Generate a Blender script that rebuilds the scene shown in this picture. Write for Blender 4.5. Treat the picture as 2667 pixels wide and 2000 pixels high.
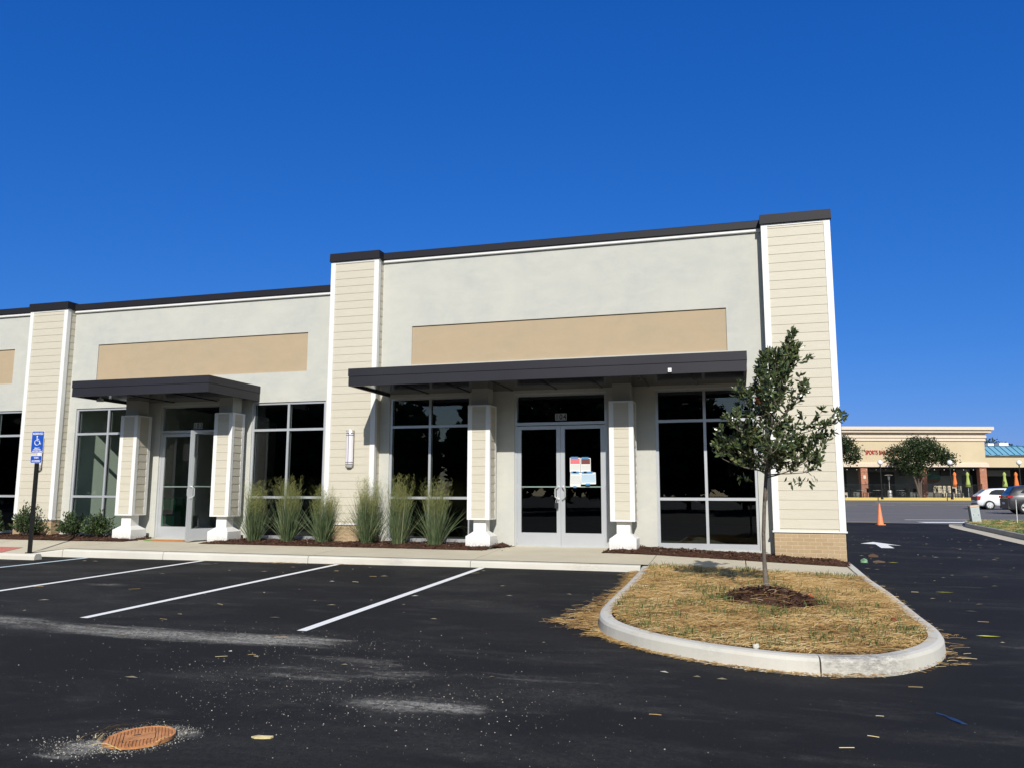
import bpy, math, random
from mathutils import Vector, Matrix, noise as mnoise
R = math.radians
random.seed(11)
for o in list(bpy.data.objects): bpy.data.objects.remove(o)
S = bpy.context.scene
COL = S.collection

# ------------------------------------------------------------------ camera
CAMY, CAMZ = -15.7174, 1.0855
yaw, pitch, roll = R(-16.0216), R(7.7648), R(0.1175)
fw = Vector((math.sin(yaw)*math.cos(pitch), math.cos(yaw)*math.cos(pitch), math.sin(pitch)))
rt = Vector((math.cos(yaw), -math.sin(yaw), 0)); up = rt.cross(fw)
r2 = rt*math.cos(roll)+up*math.sin(roll); u2 = up*math.cos(roll)-rt*math.sin(roll)
cd = bpy.data.cameras.new("camera"); cam = bpy.data.objects.new("camera", cd); COL.objects.link(cam)
cam.matrix_world = Matrix(((r2.x,u2.x,-fw.x,0),(r2.y,u2.y,-fw.y,CAMY),(r2.z,u2.z,-fw.z,CAMZ),(0,0,0,1)))
cd.sensor_width = 36; cd.sensor_fit = 'HORIZONTAL'; cd.lens = 36*2053.83/2667; cd.clip_start = .05; cd.clip_end = 3000
S.camera = cam

# ------------------------------------------------------------------ sky, sun, exposure
TOSUN = Vector((.27, -1, .667)).normalized()
ELEV = math.asin(TOSUN.z); ROT = math.atan2(TOSUN.x, TOSUN.y)
W = bpy.data.worlds.new("World"); S.world = W; W.use_nodes = True
nt = W.node_tree; nt.nodes.clear()
sky = nt.nodes.new('ShaderNodeTexSky'); sky.sky_type = 'NISHITA'; sky.sun_disc = False
sky.sun_elevation = ELEV; sky.sun_rotation = ROT
sky.air_density = 1.0; sky.dust_density = .3; sky.ozone_density = 3.0; sky.altitude = 100
def wn(typ, **kw):
    x = nt.nodes.new(typ)
    for k, v in kw.items(): setattr(x, k, v)
    return x
def wmath(op, a, b):
    x = wn('ShaderNodeMath', operation=op)
    for i, v in enumerate((a, b)):
        if hasattr(v, 'is_output'): nt.links.new(v, x.inputs[i])
        else: x.inputs[i].default_value = v
    return x.outputs[0]
# a clear early autumn sky: deep saturated blue on the side away from the sun
sp = wn('ShaderNodeSeparateColor'); nt.links.new(sky.outputs[0], sp.inputs[0])
cb = wn('ShaderNodeCombineColor')
for i, (k, e) in enumerate(((.36, 1.53), (.41, .77), (.87, .55))):
    nt.links.new(wmath('MULTIPLY', wmath('POWER', wmath('MULTIPLY', sp.outputs[i], .1), e), k*10), cb.inputs[i])
tc = wn('ShaderNodeTexCoord'); sx = wn('ShaderNodeSeparateXYZ'); nt.links.new(tc.outputs['Generated'], sx.inputs[0])
mr = wn('ShaderNodeMapRange', interpolation_type='SMOOTHSTEP'); nt.links.new(sx.outputs[1], mr.inputs[0])
mr.inputs[1].default_value = -.1; mr.inputs[2].default_value = .4
mxs = wn('ShaderNodeMix', data_type='RGBA'); nt.links.new(mr.outputs[0], mxs.inputs[0]); nt.links.new(sky.outputs[0], mxs.inputs[6]); nt.links.new(cb.outputs[0], mxs.inputs[7])
bg = wn('ShaderNodeBackground'); bg.inputs[1].default_value = .1
wo = wn('ShaderNodeOutputWorld')
nt.links.new(mxs.outputs[2], bg.inputs[0]); nt.links.new(bg.outputs[0], wo.inputs[0])
sl = bpy.data.lights.new("sun", 'SUN'); sl.energy = 4.8; sl.angle = R(.5); sl.color = (1, .95, .87)
so = bpy.data.objects.new("sun", sl); COL.objects.link(so); so.rotation_euler = (-TOSUN).to_track_quat('-Z', 'Y').to_euler()
so.location = (10, -40, 30)
bpy.context.scene.render.engine = "CYCLES"; S.cycles.use_denoising = True
S.view_settings.view_transform = 'Standard'; S.view_settings.look = 'None'; S.view_settings.exposure = 0; S.view_settings.gamma = 1

# ------------------------------------------------------------------ helpers
def lerp(a, b, t): return a+(b-a)*t
def clamp(t): return max(0., min(1., t))
def sstep(a, b, x):
    t = clamp((x-a)/(b-a)); return t*t*(3-2*t)
def table(T, x):
    if x <= T[0][0]: return T[0][1]
    for (a, za), (b, zb) in zip(T, T[1:]):
        if x <= b: return lerp(za, zb, (x-a)/(b-a))
    return T[-1][1]
RX, RY = math.cos(yaw), -math.sin(yaw)      # right in plan, from the camera
FX, FY = math.sin(yaw), math.cos(yaw)       # forward in plan
def far(s, d): return (s*RX+d*FX, CAMY+s*RY+d*FY)
FARROT = math.atan2(RY, RX)

class MB:
    def __init__(s): s.v = []; s.f = []; s.m = []; s.r = []
    def add(s, vs, fs, m=0, r=0.):
        n = len(s.v); s.v += [tuple(v) for v in vs]; s.r += [r]*len(vs)
        for f in fs: s.f.append(tuple(i+n for i in f)); s.m.append(m)
    def box(s, x0, x1, y0, y1, z0, z1, m=0, r=0.):
        s.add([(x0,y0,z0),(x1,y0,z0),(x1,y1,z0),(x0,y1,z0),(x0,y0,z1),(x1,y0,z1),(x1,y1,z1),(x0,y1,z1)],
              [(0,3,2,1),(4,5,6,7),(0,1,5,4),(1,2,6,5),(2,3,7,6),(3,0,4,7)], m, r)
    def prism(s, poly, axis, a, b, m=0):
        """poly: 2-D outline; axis 'x': (y,z) outline swept along x; 'y': (x,z); 'z': (x,y)"""
        def P(p, t): return (t,p[0],p[1]) if axis=='x' else ((p[0],t,p[1]) if axis=='y' else (p[0],p[1],t))
        n = len(poly)
        s.add([P(p,a) for p in poly]+[P(p,b) for p in poly],
              [tuple(range(n))[::-1], tuple(range(n,2*n))]+[(i,(i+1)%n,n+(i+1)%n,n+i) for i in range(n)], m)
    def frustum(s, c0, h0, z0, c1, h1, z1, m=0):
        s.add([(c0[0]+sx*h0[0], c0[1]+sy*h0[1], z0) for sx,sy in ((-1,-1),(1,-1),(1,1),(-1,1))]+
              [(c1[0]+sx*h1[0], c1[1]+sy*h1[1], z1) for sx,sy in ((-1,-1),(1,-1),(1,1),(-1,1))],
              [(0,3,2,1),(4,5,6,7),(0,1,5,4),(1,2,6,5),(2,3,7,6),(3,0,4,7)], m)
    def tube(s, pts, rad, n=8, m=0, r=0., cap=True):
        pts = [Vector(p) for p in pts]; rad = rad if isinstance(rad, (list, tuple)) else [rad]*len(pts)
        base = len(s.v); prev = None
        for i, p in enumerate(pts):
            t = (pts[min(i+1,len(pts)-1)]-pts[max(i-1,0)]).normalized()
            a = prev if prev is not None else (Vector((0,0,1)) if abs(t.z) < .9 else Vector((1,0,0)))
            b = t.cross(a).normalized(); a = b.cross(t).normalized(); prev = a
            for k in range(n):
                an = 2*math.pi*k/n; s.v.append(tuple(p+(a*math.cos(an)+b*math.sin(an))*rad[i])); s.r.append(r)
        for i in range(len(pts)-1):
            for k in range(n):
                s.f.append((base+i*n+k, base+i*n+(k+1)%n, base+(i+1)*n+(k+1)%n, base+(i+1)*n+k)); s.m.append(m)
        if cap:
            s.f.append(tuple(base+k for k in range(n))); s.m.append(m)
            s.f.append(tuple(base+(len(pts)-1)*n+k for k in range(n))[::-1]); s.m.append(m)
    def lathe(s, prof, c=(0,0,0), n=16, m=0, axis='z'):
        base = len(s.v)
        for (r_, h) in prof:
            for k in range(n):
                a = 2*math.pi*k/n; x, y = r_*math.cos(a), r_*math.sin(a)
                p = (x,y,h) if axis=='z' else (x,h,y)
                s.v.append((c[0]+p[0], c[1]+p[1], c[2]+p[2])); s.r.append(0.)
        for i in range(len(prof)-1):
            for k in range(n):
                q = (base+i*n+k, base+i*n+(k+1)%n, base+(i+1)*n+(k+1)%n, base+(i+1)*n+k)
                s.f.append(q if axis=='z' else q[::-1]); s.m.append(m)
    def build(s, name, mats, parent=None, smooth=False, loc=None):
        me = bpy.data.meshes.new(name); me.from_pydata(s.v, [], s.f)
        mats = mats if isinstance(mats, (list, tuple)) else [mats]
        for x in mats: me.materials.append(x)
        if len(mats) > 1: me.polygons.foreach_set('material_index', s.m)
        if any(s.r):
            at = me.attributes.new('rnd', 'FLOAT', 'POINT'); at.data.foreach_set('value', s.r)
        if smooth: me.polygons.foreach_set('use_smooth', [True]*len(me.polygons))
        me.update()
        o = bpy.data.objects.new(name, me); COL.objects.link(o)
        if parent is not None: o.parent = parent
        if loc: o.location = loc
        return o

def tag(o, label=None, cat=None, group=None, kind=None):
    if label: o['label'] = label
    if cat: o['category'] = cat
    if group: o['group'] = group
    if kind: o['kind'] = kind
    return o
def empty(name, loc=(0,0,0), rz=0., label=None, cat=None, group=None):
    o = bpy.data.objects.new(name, None); COL.objects.link(o); o.location = loc; o.rotation_euler = (0,0,rz)
    o.empty_display_size = .2
    return tag(o, label, cat, group)
def copy_tree(o, parent=None):
    c = o.copy(); COL.objects.link(c)
    if parent is not None: c.parent = parent
    for ch in list(o.children): copy_tree(ch, c)
    return c
def lettering(txt, size, mat, parent, loc, rot=(R(90),0,0), align='CENTER', name='lettering', ext=.002, sx=1., off=0.):
    cu = bpy.data.curves.new(name, 'FONT'); cu.body = txt; cu.size = size; cu.align_x = align; cu.align_y = 'CENTER'; cu.extrude = ext; cu.offset = off
    q = bpy.data.objects.new(name, cu); COL.objects.link(q); bpy.context.view_layer.update()
    me = bpy.data.meshes.new_from_object(q.evaluated_get(bpy.context.evaluated_depsgraph_get())); bpy.data.objects.remove(q)
    me.name = name; me.materials.clear(); me.materials.append(mat); o = bpy.data.objects.new(name, me); COL.objects.link(o)
    o.parent = parent; o.location = loc; o.rotation_euler = rot; o.scale = (sx,1,1)
    return o

# ------------------------------------------------------------------ materials
class NT:
    def __init__(s, name):
        s.mat = bpy.data.materials.new(name); s.mat.use_nodes = True; s.t = s.mat.node_tree
        s.b = s.t.nodes['Principled BSDF']; s.out = s.t.nodes['Material Output']
    def n(s, typ, **kw):
        x = s.t.nodes.new(typ)
        for k, v in kw.items():
            if k in x.inputs.keys() if isinstance(k, str) else False: x.inputs[k].default_value = v
            else: setattr(x, k, v)
        return x
    def l(s, a, b): s.t.links.new(a, b)
    def coord(s):
        return s.n('ShaderNodeTexCoord').outputs['Object']
    def noise(s, vec, scale, detail=4, rough=.55, dist=0.):
        x = s.n('ShaderNodeTexNoise'); x.inputs['Scale'].default_value = scale; x.inputs['Detail'].default_value = detail
        x.inputs['Roughness'].default_value = rough; x.inputs['Distortion'].default_value = dist
        s.l(vec, x.inputs['Vector']); return x.outputs['Fac']
    def ramp(s, fac, stops):
        x = s.n('ShaderNodeValToRGB'); e = x.color_ramp.elements
        while len(e) < len(stops): e.new(.5)
        for el, (p, c) in zip(e, stops): el.position = p; el.color = (*c, 1) if len(c) == 3 else c
        s.l(fac, x.inputs[0]); return x.outputs[0]
    def mix(s, fac, a, b, typ='MIX'):
        x = s.n('ShaderNodeMix'); x.data_type = 'RGBA'; x.blend_type = typ
        for sock, val in ((x.inputs['Factor'], fac), (x.inputs[6], a), (x.inputs[7], b)):
            if hasattr(val, 'is_output'): s.l(val, sock)
            elif isinstance(val, (int, float)): sock.default_value = val if sock == x.inputs['Factor'] else (val,val,val,1)
            else: sock.default_value = (*val, 1)
        return x.outputs[2]
    def math(s, op, a, b=0., c=None):
        x = s.n('ShaderNodeMath'); x.operation = op
        for i, v in enumerate((a, b) if c is None else (a, b, c)):
            if hasattr(v, 'is_output'): s.l(v, x.inputs[i])
            else: x.inputs[i].default_value = v
        return x.outputs[0]
    def bump(s, h, strength, dist=.01):
        x = s.n('ShaderNodeBump'); x.inputs['Strength'].default_value = strength; x.inputs['Distance'].default_value = dist
        s.l(h, x.inputs['Height']); s.l(x.outputs[0], s.b.inputs['Normal'])
    def col(s, c):
        if hasattr(c, 'is_output'): s.l(c, s.b.inputs['Base Color'])
        else: s.b.inputs['Base Color'].default_value = (*c, 1)
    def set(s, rough=.6, metal=0., spec=.5):
        s.b.inputs['Roughness'].default_value = rough; s.b.inputs['Metallic'].default_value = metal
        s.b.inputs['Specular IOR Level'].default_value = spec
    def scaled(s, vec, sc):
        x = s.n('ShaderNodeVectorMath'); x.operation = 'MULTIPLY'; s.l(vec, x.inputs[0]); x.inputs[1].default_value = sc
        return x.outputs[0]

def plain(name, c, rough=.6, metal=0., spec=.5, var=.06, scale=3., bump=0., bscale=80.):
    m = NT(name); v = m.coord(); m.set(rough, metal, spec)
    f = m.noise(v, scale, 5)
    lo = tuple(x*(1-var) for x in c); hi = tuple(min(1, x*(1+var)) for x in c)
    m.col(m.ramp(f, [(.3, lo), (.7, hi)]))
    if bump: m.bump(m.noise(v, bscale, 3), bump, .004)
    return m.mat
def emis(name, c, st):
    m = NT(name); m.col(c); m.b.inputs['Emission Color'].default_value = (*c, 1); m.b.inputs['Emission Strength'].default_value = st; return m.mat

def mk_stucco(name, c, c2):
    m = NT(name); v = m.coord(); m.set(.9, 0, .2)
    a = m.noise(v, .8, 7, .68, .6); b = m.noise(m.scaled(v, (.6,1,1.3)), 3.4, 7, .7, .5)
    k = m.mix(m.ramp(a, [(.33,(0,0,0)),(.66,(1,1,1))]), c, c2)
    k = m.mix(m.ramp(b, [(.42, (0,0,0)), (.72, (.6,.6,.6))]), k, tuple(x*1.07 for x in c))
    ve = m.noise(m.scaled(v, (6,6,.35)), 1.0, 4, .6)           # faint vertical rain streaks
    k = m.mix(m.ramp(ve, [(.55, (0,0,0)), (.85, (.10,.10,.10))]), k, tuple(x*.8 for x in c))
    m.col(k); m.bump(m.noise(v, 140, 4, .7), .35, .004); return m.mat
M = {}
M['stucco'] = mk_stucco('stucco', (.53,.527,.475), (.455,.468,.438))
M['tan'] = mk_stucco('tan_stucco', (.445,.345,.233), (.405,.33,.222))
def mk_siding():
    m = NT('siding'); v = m.coord(); m.set(.55, 0, .35)
    g = m.noise(m.scaled(v, (1.2,1.2,26)), 3.0, 6, .65)
    c = m.ramp(g, [(.3, (.525,.49,.395)), (.7, (.60,.565,.465))])
    at = m.n('ShaderNodeAttribute'); at.attribute_name = 'rnd'
    c = m.mix(m.math('MULTIPLY', at.outputs['Fac'], .10), c, (.40,.36,.28))
    m.col(c); m.bump(g, .25, .003); return m.mat
M['siding'] = mk_siding()
def mk_trim():
    m = NT('white_trim'); v = m.coord(); m.set(.5, 0, .4)
    n = m.noise(v, 4, 6, .65); k = m.ramp(n, [(.3,(.73,.73,.71)),(.7,(.78,.78,.765))])
    sep = m.n('ShaderNodeSeparateXYZ'); m.l(v, sep.inputs[0]); mr_ = m.n('ShaderNodeMapRange'); m.l(sep.outputs[2], mr_.inputs[0])
    mr_.inputs[1].default_value = .16; mr_.inputs[2].default_value = -.05; mr_.inputs[3].default_value = 0; mr_.inputs[4].default_value = .75
    k = m.mix(m.math('MULTIPLY', mr_.outputs[0], m.ramp(m.noise(v, 26, 7, .8), [(.42,(0,0,0)),(.6,(1,1,1))])), k, (.30,.22,.16))
    m.col(k); m.bump(m.noise(v, 60, 4), .12, .003); return m.mat
M['trim'] = mk_trim()
M['cap'] = plain('dark_metal', (.016,.0155,.02), .55, .0, .2, var=.06, scale=.8)
M['fascia'] = plain('fascia_metal', (.027,.027,.034), .45, .05, .25, var=.12, scale=.7)
M['soffit'] = plain('soffit_metal', (.016,.0155,.02), .14, .0, .35, var=.1, scale=1.2)
M['alu'] = plain('anodised_aluminium', (.57,.595,.62), .36, .45, var=.04, scale=2)
M['steel'] = plain('brushed_steel', (.66,.66,.66), .3, .45, var=.05)
M['dark'] = plain('dark_paint', (.02,.02,.02), .5)
M['black'] = plain('black_metal', (.012,.013,.013), .4, .2)
M['white'] = plain('white_paint', (.8,.8,.8), .5, var=.03)
M['postgrey'] = plain('post_paint', (.42,.42,.38), .6, var=.04)
def mk_brick(name, c1, c2, mort, w=.203, h=.068, off=.5):
    m = NT(name); v = m.coord(); m.set(.85, 0, .2)
    sep = m.n('ShaderNodeSeparateXYZ'); m.l(v, sep.inputs[0])
    cmb = m.n('ShaderNodeCombineXYZ'); m.l(m.math('ADD', sep.outputs[0], sep.outputs[1]), cmb.inputs[0]); m.l(sep.outputs[2], cmb.inputs[1])
    b = m.n('ShaderNodeTexBrick'); m.l(cmb.outputs[0], b.inputs['Vector'])
    b.inputs['Scale'].default_value = 1; b.inputs['Brick Width'].default_value = w; b.inputs['Row Height'].default_value = h
    b.inputs['Mortar Size'].default_value = .006; b.inputs['Mortar Smooth'].default_value = .2; b.inputs['Bias'].default_value = 0
    b.inputs['Color1'].default_value = (*c1,1); b.inputs['Color2'].default_value = (*c2,1); b.inputs['Mortar'].default_value = (*mort,1)
    n = m.noise(v, 40, 5, .6)
    m.col(m.mix(m.ramp(n, [(.35,(0,0,0)),(.8,(.4,.4,.4))]), b.outputs[0], tuple(x*.7 for x in c1)))
    m.bump(m.math('SUBTRACT', m.math('MULTIPLY', n, .2), b.outputs['Fac']), .6, .006); return m.mat
M['brick'] = mk_brick('tan_brick', (.40,.29,.17), (.46,.345,.21), (.58,.46,.31))
M['redbrick'] = mk_brick('red_brick', (.36,.13,.075), (.46,.2,.12), (.5,.36,.28))
def mk_concrete(name, c, c2, scuffs=()):
    m = NT(name); v = m.coord(); m.set(.85, 0, .25)
    a = m.noise(v, 1.1, 6, .6, .3); b = m.noise(v, 60, 4, .7)
    k = m.ramp(a, [(.3, c2), (.7, c)])
    k = m.mix(m.ramp(b, [(.4,(0,0,0)),(.75,(.3,.3,.3))]), k, tuple(x*.75 for x in c))
    s = m.noise(m.scaled(v, (.7,5,3)), 1.4, 5, .65)
    k = m.mix(m.ramp(s, [(.52,(0,0,0)),(.8,(.4,.4,.4))]), k, tuple(x*y for x, y in zip(c, (.8,.72,.6))))
    if scuffs:
        for (cx,cy,ra,k_) in scuffs:
            s1 = m.n('ShaderNodeVectorMath'); s1.operation = 'DISTANCE'; m.l(v, s1.inputs[0]); s1.inputs[1].default_value = (cx,cy,-.2)
            mr_ = m.n('ShaderNodeMapRange'); m.l(s1.outputs['Value'], mr_.inputs[0]); mr_.inputs[1].default_value = ra; mr_.inputs[2].default_value = 0; mr_.inputs[3].default_value = 0; mr_.inputs[4].default_value = k_
            k = m.mix(m.math('MULTIPLY', mr_.outputs[0], m.ramp(m.noise(m.scaled(v, (1,1,2.5)), 16, 7, .8), [(.38,(0,0,0)),(.62,(1,1,1))])), k, (.16,.15,.15))
    m.col(k); m.bump(b, .3, .003); return m.mat
M['walk'] = mk_concrete('pavement_concrete', (.62,.565,.44), (.54,.49,.375))
M['kerb'] = mk_concrete('kerb_concrete', (.64,.62,.55), (.55,.535,.475), ((1.0,-8.68,.45,1.),(.68,-8.8,.25,.8),(-.3,-8.7,.2,.25),(-6,-2.4,.4,.3),(-2.5,-2.4,.5,.3)))
M['oldkerb'] = mk_concrete('weathered_concrete', (.40,.38,.34), (.28,.27,.25))

def mk_asphalt():
    m = NT('fresh_asphalt'); v = m.coord(); m.set(.88, 0, .18)
    big = m.noise(v, .35, 6, .6, .6); mid = m.noise(m.scaled(v, (1,3,1)), 1.3, 6, .65)
    fine = m.noise(v, 170, 3, .7); vf = m.noise(v, 55, 4, .8)
    c = m.ramp(big, [(.3, (.0085,.0088,.0098)), (.7, (.0135,.0137,.015))])
    c = m.mix(m.ramp(fine, [(.45,(0,0,0)),(.75,(.8,.8,.8))]), c, (.026,.026,.0275))
    def blob(cx, cy, a, b, rz=0.):
        s1 = m.n('ShaderNodeVectorMath'); s1.operation = 'SUBTRACT'; m.l(v, s1.inputs[0]); s1.inputs[1].default_value = (cx, cy, 0)
        s2 = m.n('ShaderNodeVectorRotate'); s2.rotation_type = 'Z_AXIS'; m.l(s1.outputs[0], s2.inputs['Vector']); s2.inputs['Angle'].default_value = -rz
        s3 = m.scaled(s2.outputs[0], (1/a, 1/b, 0))
        s4 = m.n('ShaderNodeVectorMath'); s4.operation = 'LENGTH'; m.l(s3, s4.inputs[0])
        mr = m.n('ShaderNodeMapRange'); mr.interpolation_type = 'SMOOTHERSTEP'; m.l(s4.outputs['Value'], mr.inputs[0])
        mr.inputs[1].default_value = 1; mr.inputs[2].default_value = .0; mr.inputs[3].default_value = 0; mr.inputs[4].default_value = 1
        return mr.outputs[0]
    acc = None
    for (cx,cy,a,b,rz,k) in [(-5.9,-8.85,3.4,.42,-.02,1.),(-4.4,-8.8,1.3,.42,.06,1.),(-8.6,-8.55,3.0,.42,-.08,.85),(-2.25,-10.5,.9,.34,.05,.8),(-3.2,-9.7,1.6,.8,0,.38),
                           (-9.0,-5.85,1.0,.35,0,.3),(-6.7,-7.0,.7,.4,0,.35),(-9.6,-2.95,.45,.14,0,.55),(-3.68,-11.8,.36,.26,.5,1.),(-3.33,-11.4,.3,.14,-.3,.75),
                           (1.55,-10.05,.7,.25,-.5,.4),(-1.2,-9.6,2.4,.25,-.05,.2),(.6,-9.6,2.2,.35,0,.16),(4,-1.5,2.6,.6,.2,.14),(2.7,-7.2,.9,.7,.1,.25),(-11,-6,3,.5,0,.2)]:
        t = m.math('MULTIPLY', blob(cx,cy,a,b,rz), k); acc = t if acc is None else m.math('MAXIMUM', acc, t)
    n1 = m.noise(m.scaled(v, (.5,2.0,1)), 1.7, 10, .74, .4); n2 = m.noise(v, 24, 6, .8); n3 = m.noise(m.scaled(v, (1,2,1)), 75, 3, .8)
    body = m.math('ADD', m.math('MULTIPLY', acc, 1.15), m.math('MULTIPLY', m.math('SUBTRACT', n1, .53), 4.6))
    body = m.ramp(m.math('MULTIPLY', body, m.math('MINIMUM', m.math('MULTIPLY', acc, 4.), 1.)), [(.18,(0,0,0)),(1.,(1,1,1))])
    grit = m.ramp(m.math('ADD', m.math('MULTIPLY', n2, .6), m.math('MULTIPLY', n3, .4)), [(.42,(.04,.04,.04)),(.56,(1,1,1))])
    n4 = m.ramp(m.noise(m.scaled(v, (.8,7,1)), 2.4, 6, .7, .5), [(.36,(.15,.15,.15)),(.6,(1,1,1))])
    body = m.math('MULTIPLY', body, n4)
    dust = m.math('ADD', m.math('MULTIPLY', body, m.math('MULTIPLY', grit, .95)), m.math('MULTIPLY', m.math('MULTIPLY', acc, acc), m.math('MULTIPLY', grit, .34)))
    scuff = m.math('MULTIPLY', m.ramp(mid, [(.56,(0,0,0)),(.8,(1,1,1))]), m.ramp(vf, [(.4,(.02,.02,.02)),(.7,(.20,.20,.20))]))
    wide = m.math('MULTIPLY', m.ramp(m.noise(m.scaled(v, (.5,1.1,1)), .55, 7, .7, .8), [(.48,(0,0,0)),(.72,(.11,.11,.11))]), grit)
    scuff = m.math('ADD', scuff, wide)
    c = m.mix(m.math('MINIMUM', m.math('ADD', dust, scuff), .85), c, (.40,.385,.34))
    vor = m.n('ShaderNodeTexVoronoi'); vor.inputs['Scale'].default_value = 26; m.l(v, vor.inputs['Vector'])
    sp = m.math('MULTIPLY', m.ramp(vor.outputs['Distance'], [(.035,(1,1,1)),(.07,(0,0,0))]),
                m.ramp(m.noise(v, 1.1, 4, .6), [(.45,(0,0,0)),(.62,(1,1,1))]))
    c = m.mix(m.math('MULTIPLY', sp, .8), c, (.34,.32,.28))
    m.col(c); m.bump(m.math('ADD', fine, m.math('MULTIPLY', vf, .5)), .55, .006); return m.mat
M['asphalt'] = mk_asphalt()
def mk_old_asphalt():
    m = NT('worn_asphalt'); v = m.coord(); m.set(.9, 0, .2)
    a = m.noise(m.scaled(v, (.35,1.6,1)), .5, 7, .65, .4); f = m.noise(v, 60, 3, .7)
    c = m.ramp(a, [(.3,(.135,.13,.13)),(.7,(.20,.19,.185))])
    c = m.mix(m.ramp(f, [(.4,(0,0,0)),(.7,(.4,.4,.4))]), c, (.11,.11,.11))
    m.col(c); return m.mat
M['oldasphalt'] = mk_old_asphalt()
def mk_paint(name, c, wear=.25):
    m = NT(name); v = m.coord(); m.set(.7, 0, .3)
    a = m.noise(v, 30, 6, .75); b = m.noise(v, 3, 4)
    k = m.math('MULTIPLY', m.ramp(a, [(.60,(0,0,0)),(.72,(1,1,1))]), m.math('MULTIPLY', b, wear*2))
    m.col(m.mix(k, c, (.08,.08,.08))); return m.mat
M['line'] = mk_paint('line_paint', (.88,.88,.86))
M['blueline'] = mk_paint('pale_blue_line_paint', (.62,.74,.80))
M['yellowpaint'] = mk_paint('yellow_paint', (.62,.47,.14), .9)
M['redpaint'] = plain('tactile_red', (.50,.17,.14), .8, var=.1)
def mk_attr(name, stops, rough=.7, trans=0., spec=.3, nscale=0.):
    m = NT(name); m.set(rough, 0, spec)
    a = m.n('ShaderNodeAttribute'); a.attribute_name = 'rnd'
    c = m.ramp(a.outputs['Fac'], stops); m.col(c)
    if trans:
        tr = m.n('ShaderNodeBsdfTranslucent'); m.l(c, tr.inputs[0])
        mx = m.n('ShaderNodeMixShader'); mx.inputs[0].default_value = trans
        m.l(m.b.outputs[0], mx.inputs[1]); m.l(tr.outputs[0], mx.inputs[2]); m.l(mx.outputs[0], m.out.inputs[0])
    return m.mat
M['leaf'] = mk_attr('holly_leaf', [(0,(.034,.052,.022)),(.45,(.068,.098,.038)),(.8,(.125,.16,.06)),(.93,(.18,.20,.085)),(.95,(.17,.03,.015)),(1,(.28,.06,.02))], .28, .18, .6)
M['shrubleaf'] = mk_attr('shrub_leaf', [(0,(.02,.04,.015)),(.6,(.045,.085,.025)),(1,(.10,.15,.05))], .45, .15, .5)
M['treeleaf'] = mk_attr('tree_leaf', [(0,(.012,.024,.009)),(.6,(.028,.05,.015)),(1,(.065,.095,.026))], .5, .2, .4)
M['blade'] = mk_attr('grass_blade', [(0,(.045,.08,.04)),(.45,(.12,.17,.08)),(.8,(.23,.26,.13)),(1,(.47,.42,.26))], .5, .3, .4)
M['seed'] = mk_attr('seed_head', [(0,(.13,.17,.05)),(.6,(.27,.28,.09)),(1,(.38,.34,.15))], .7, .3, .2)
M['straw'] = mk_attr('straw', [(0,(.17,.09,.036)),(.4,(.44,.265,.092)),(.75,(.62,.43,.165)),(1,(.80,.66,.38))], .6, .1, .3)
M['turf'] = mk_attr('turf_blade', [(0,(.06,.11,.03)),(.6,(.12,.17,.05)),(1,(.24,.25,.08))], .6, .25, .3)
M['litter'] = mk_attr('dry_scraps', [(0,(.10,.085,.06)),(.5,(.22,.19,.13)),(.85,(.36,.31,.22)),(1,(.6,.57,.5))], .8, .1, .2)
M['chip'] = mk_attr('bark_chip', [(0,(.028,.014,.010)),(.5,(.085,.042,.028)),(.85,(.15,.085,.055)),(1,(.27,.18,.12))], .85, 0, .2)
M['stone'] = mk_attr('stone_crumb', [(0,(.12,.115,.105)),(.6,(.34,.32,.27)),(1,(.6,.56,.48))], .8, 0, .2)
def mk_bed(name, a, b, c, sc):
    m = NT(name); v = m.coord(); m.set(.95, 0, .1)
    n1 = m.noise(v, sc, 6, .7); n2 = m.noise(v, sc*.12, 4, .6)
    k = m.ramp(n1, [(.3,a),(.55,b),(.75,c)])
    m.col(m.mix(m.ramp(n2, [(.5,(0,0,0)),(.7,(.5,.5,.5))]), k, a)); m.bump(n1, .8, .02); return m.mat
M['mulch'] = mk_bed('mulch_bed', (.035,.017,.012), (.085,.042,.028), (.14,.08,.05), 45)
M['islandsoil'] = mk_bed('straw_covered_soil', (.10,.065,.03), (.30,.19,.07), (.48,.33,.13), 30)
M['grassbase'] = mk_bed('lawn', (.05,.085,.025), (.085,.125,.035), (.14,.17,.06), 14)
M['bark'] = plain('bark', (.125,.105,.085), .85, var=.3, scale=30, bump=.6, bscale=60)
M['darkbark'] = plain('dark_bark', (.10,.075,.06), .9, var=.3, scale=10)
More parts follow.
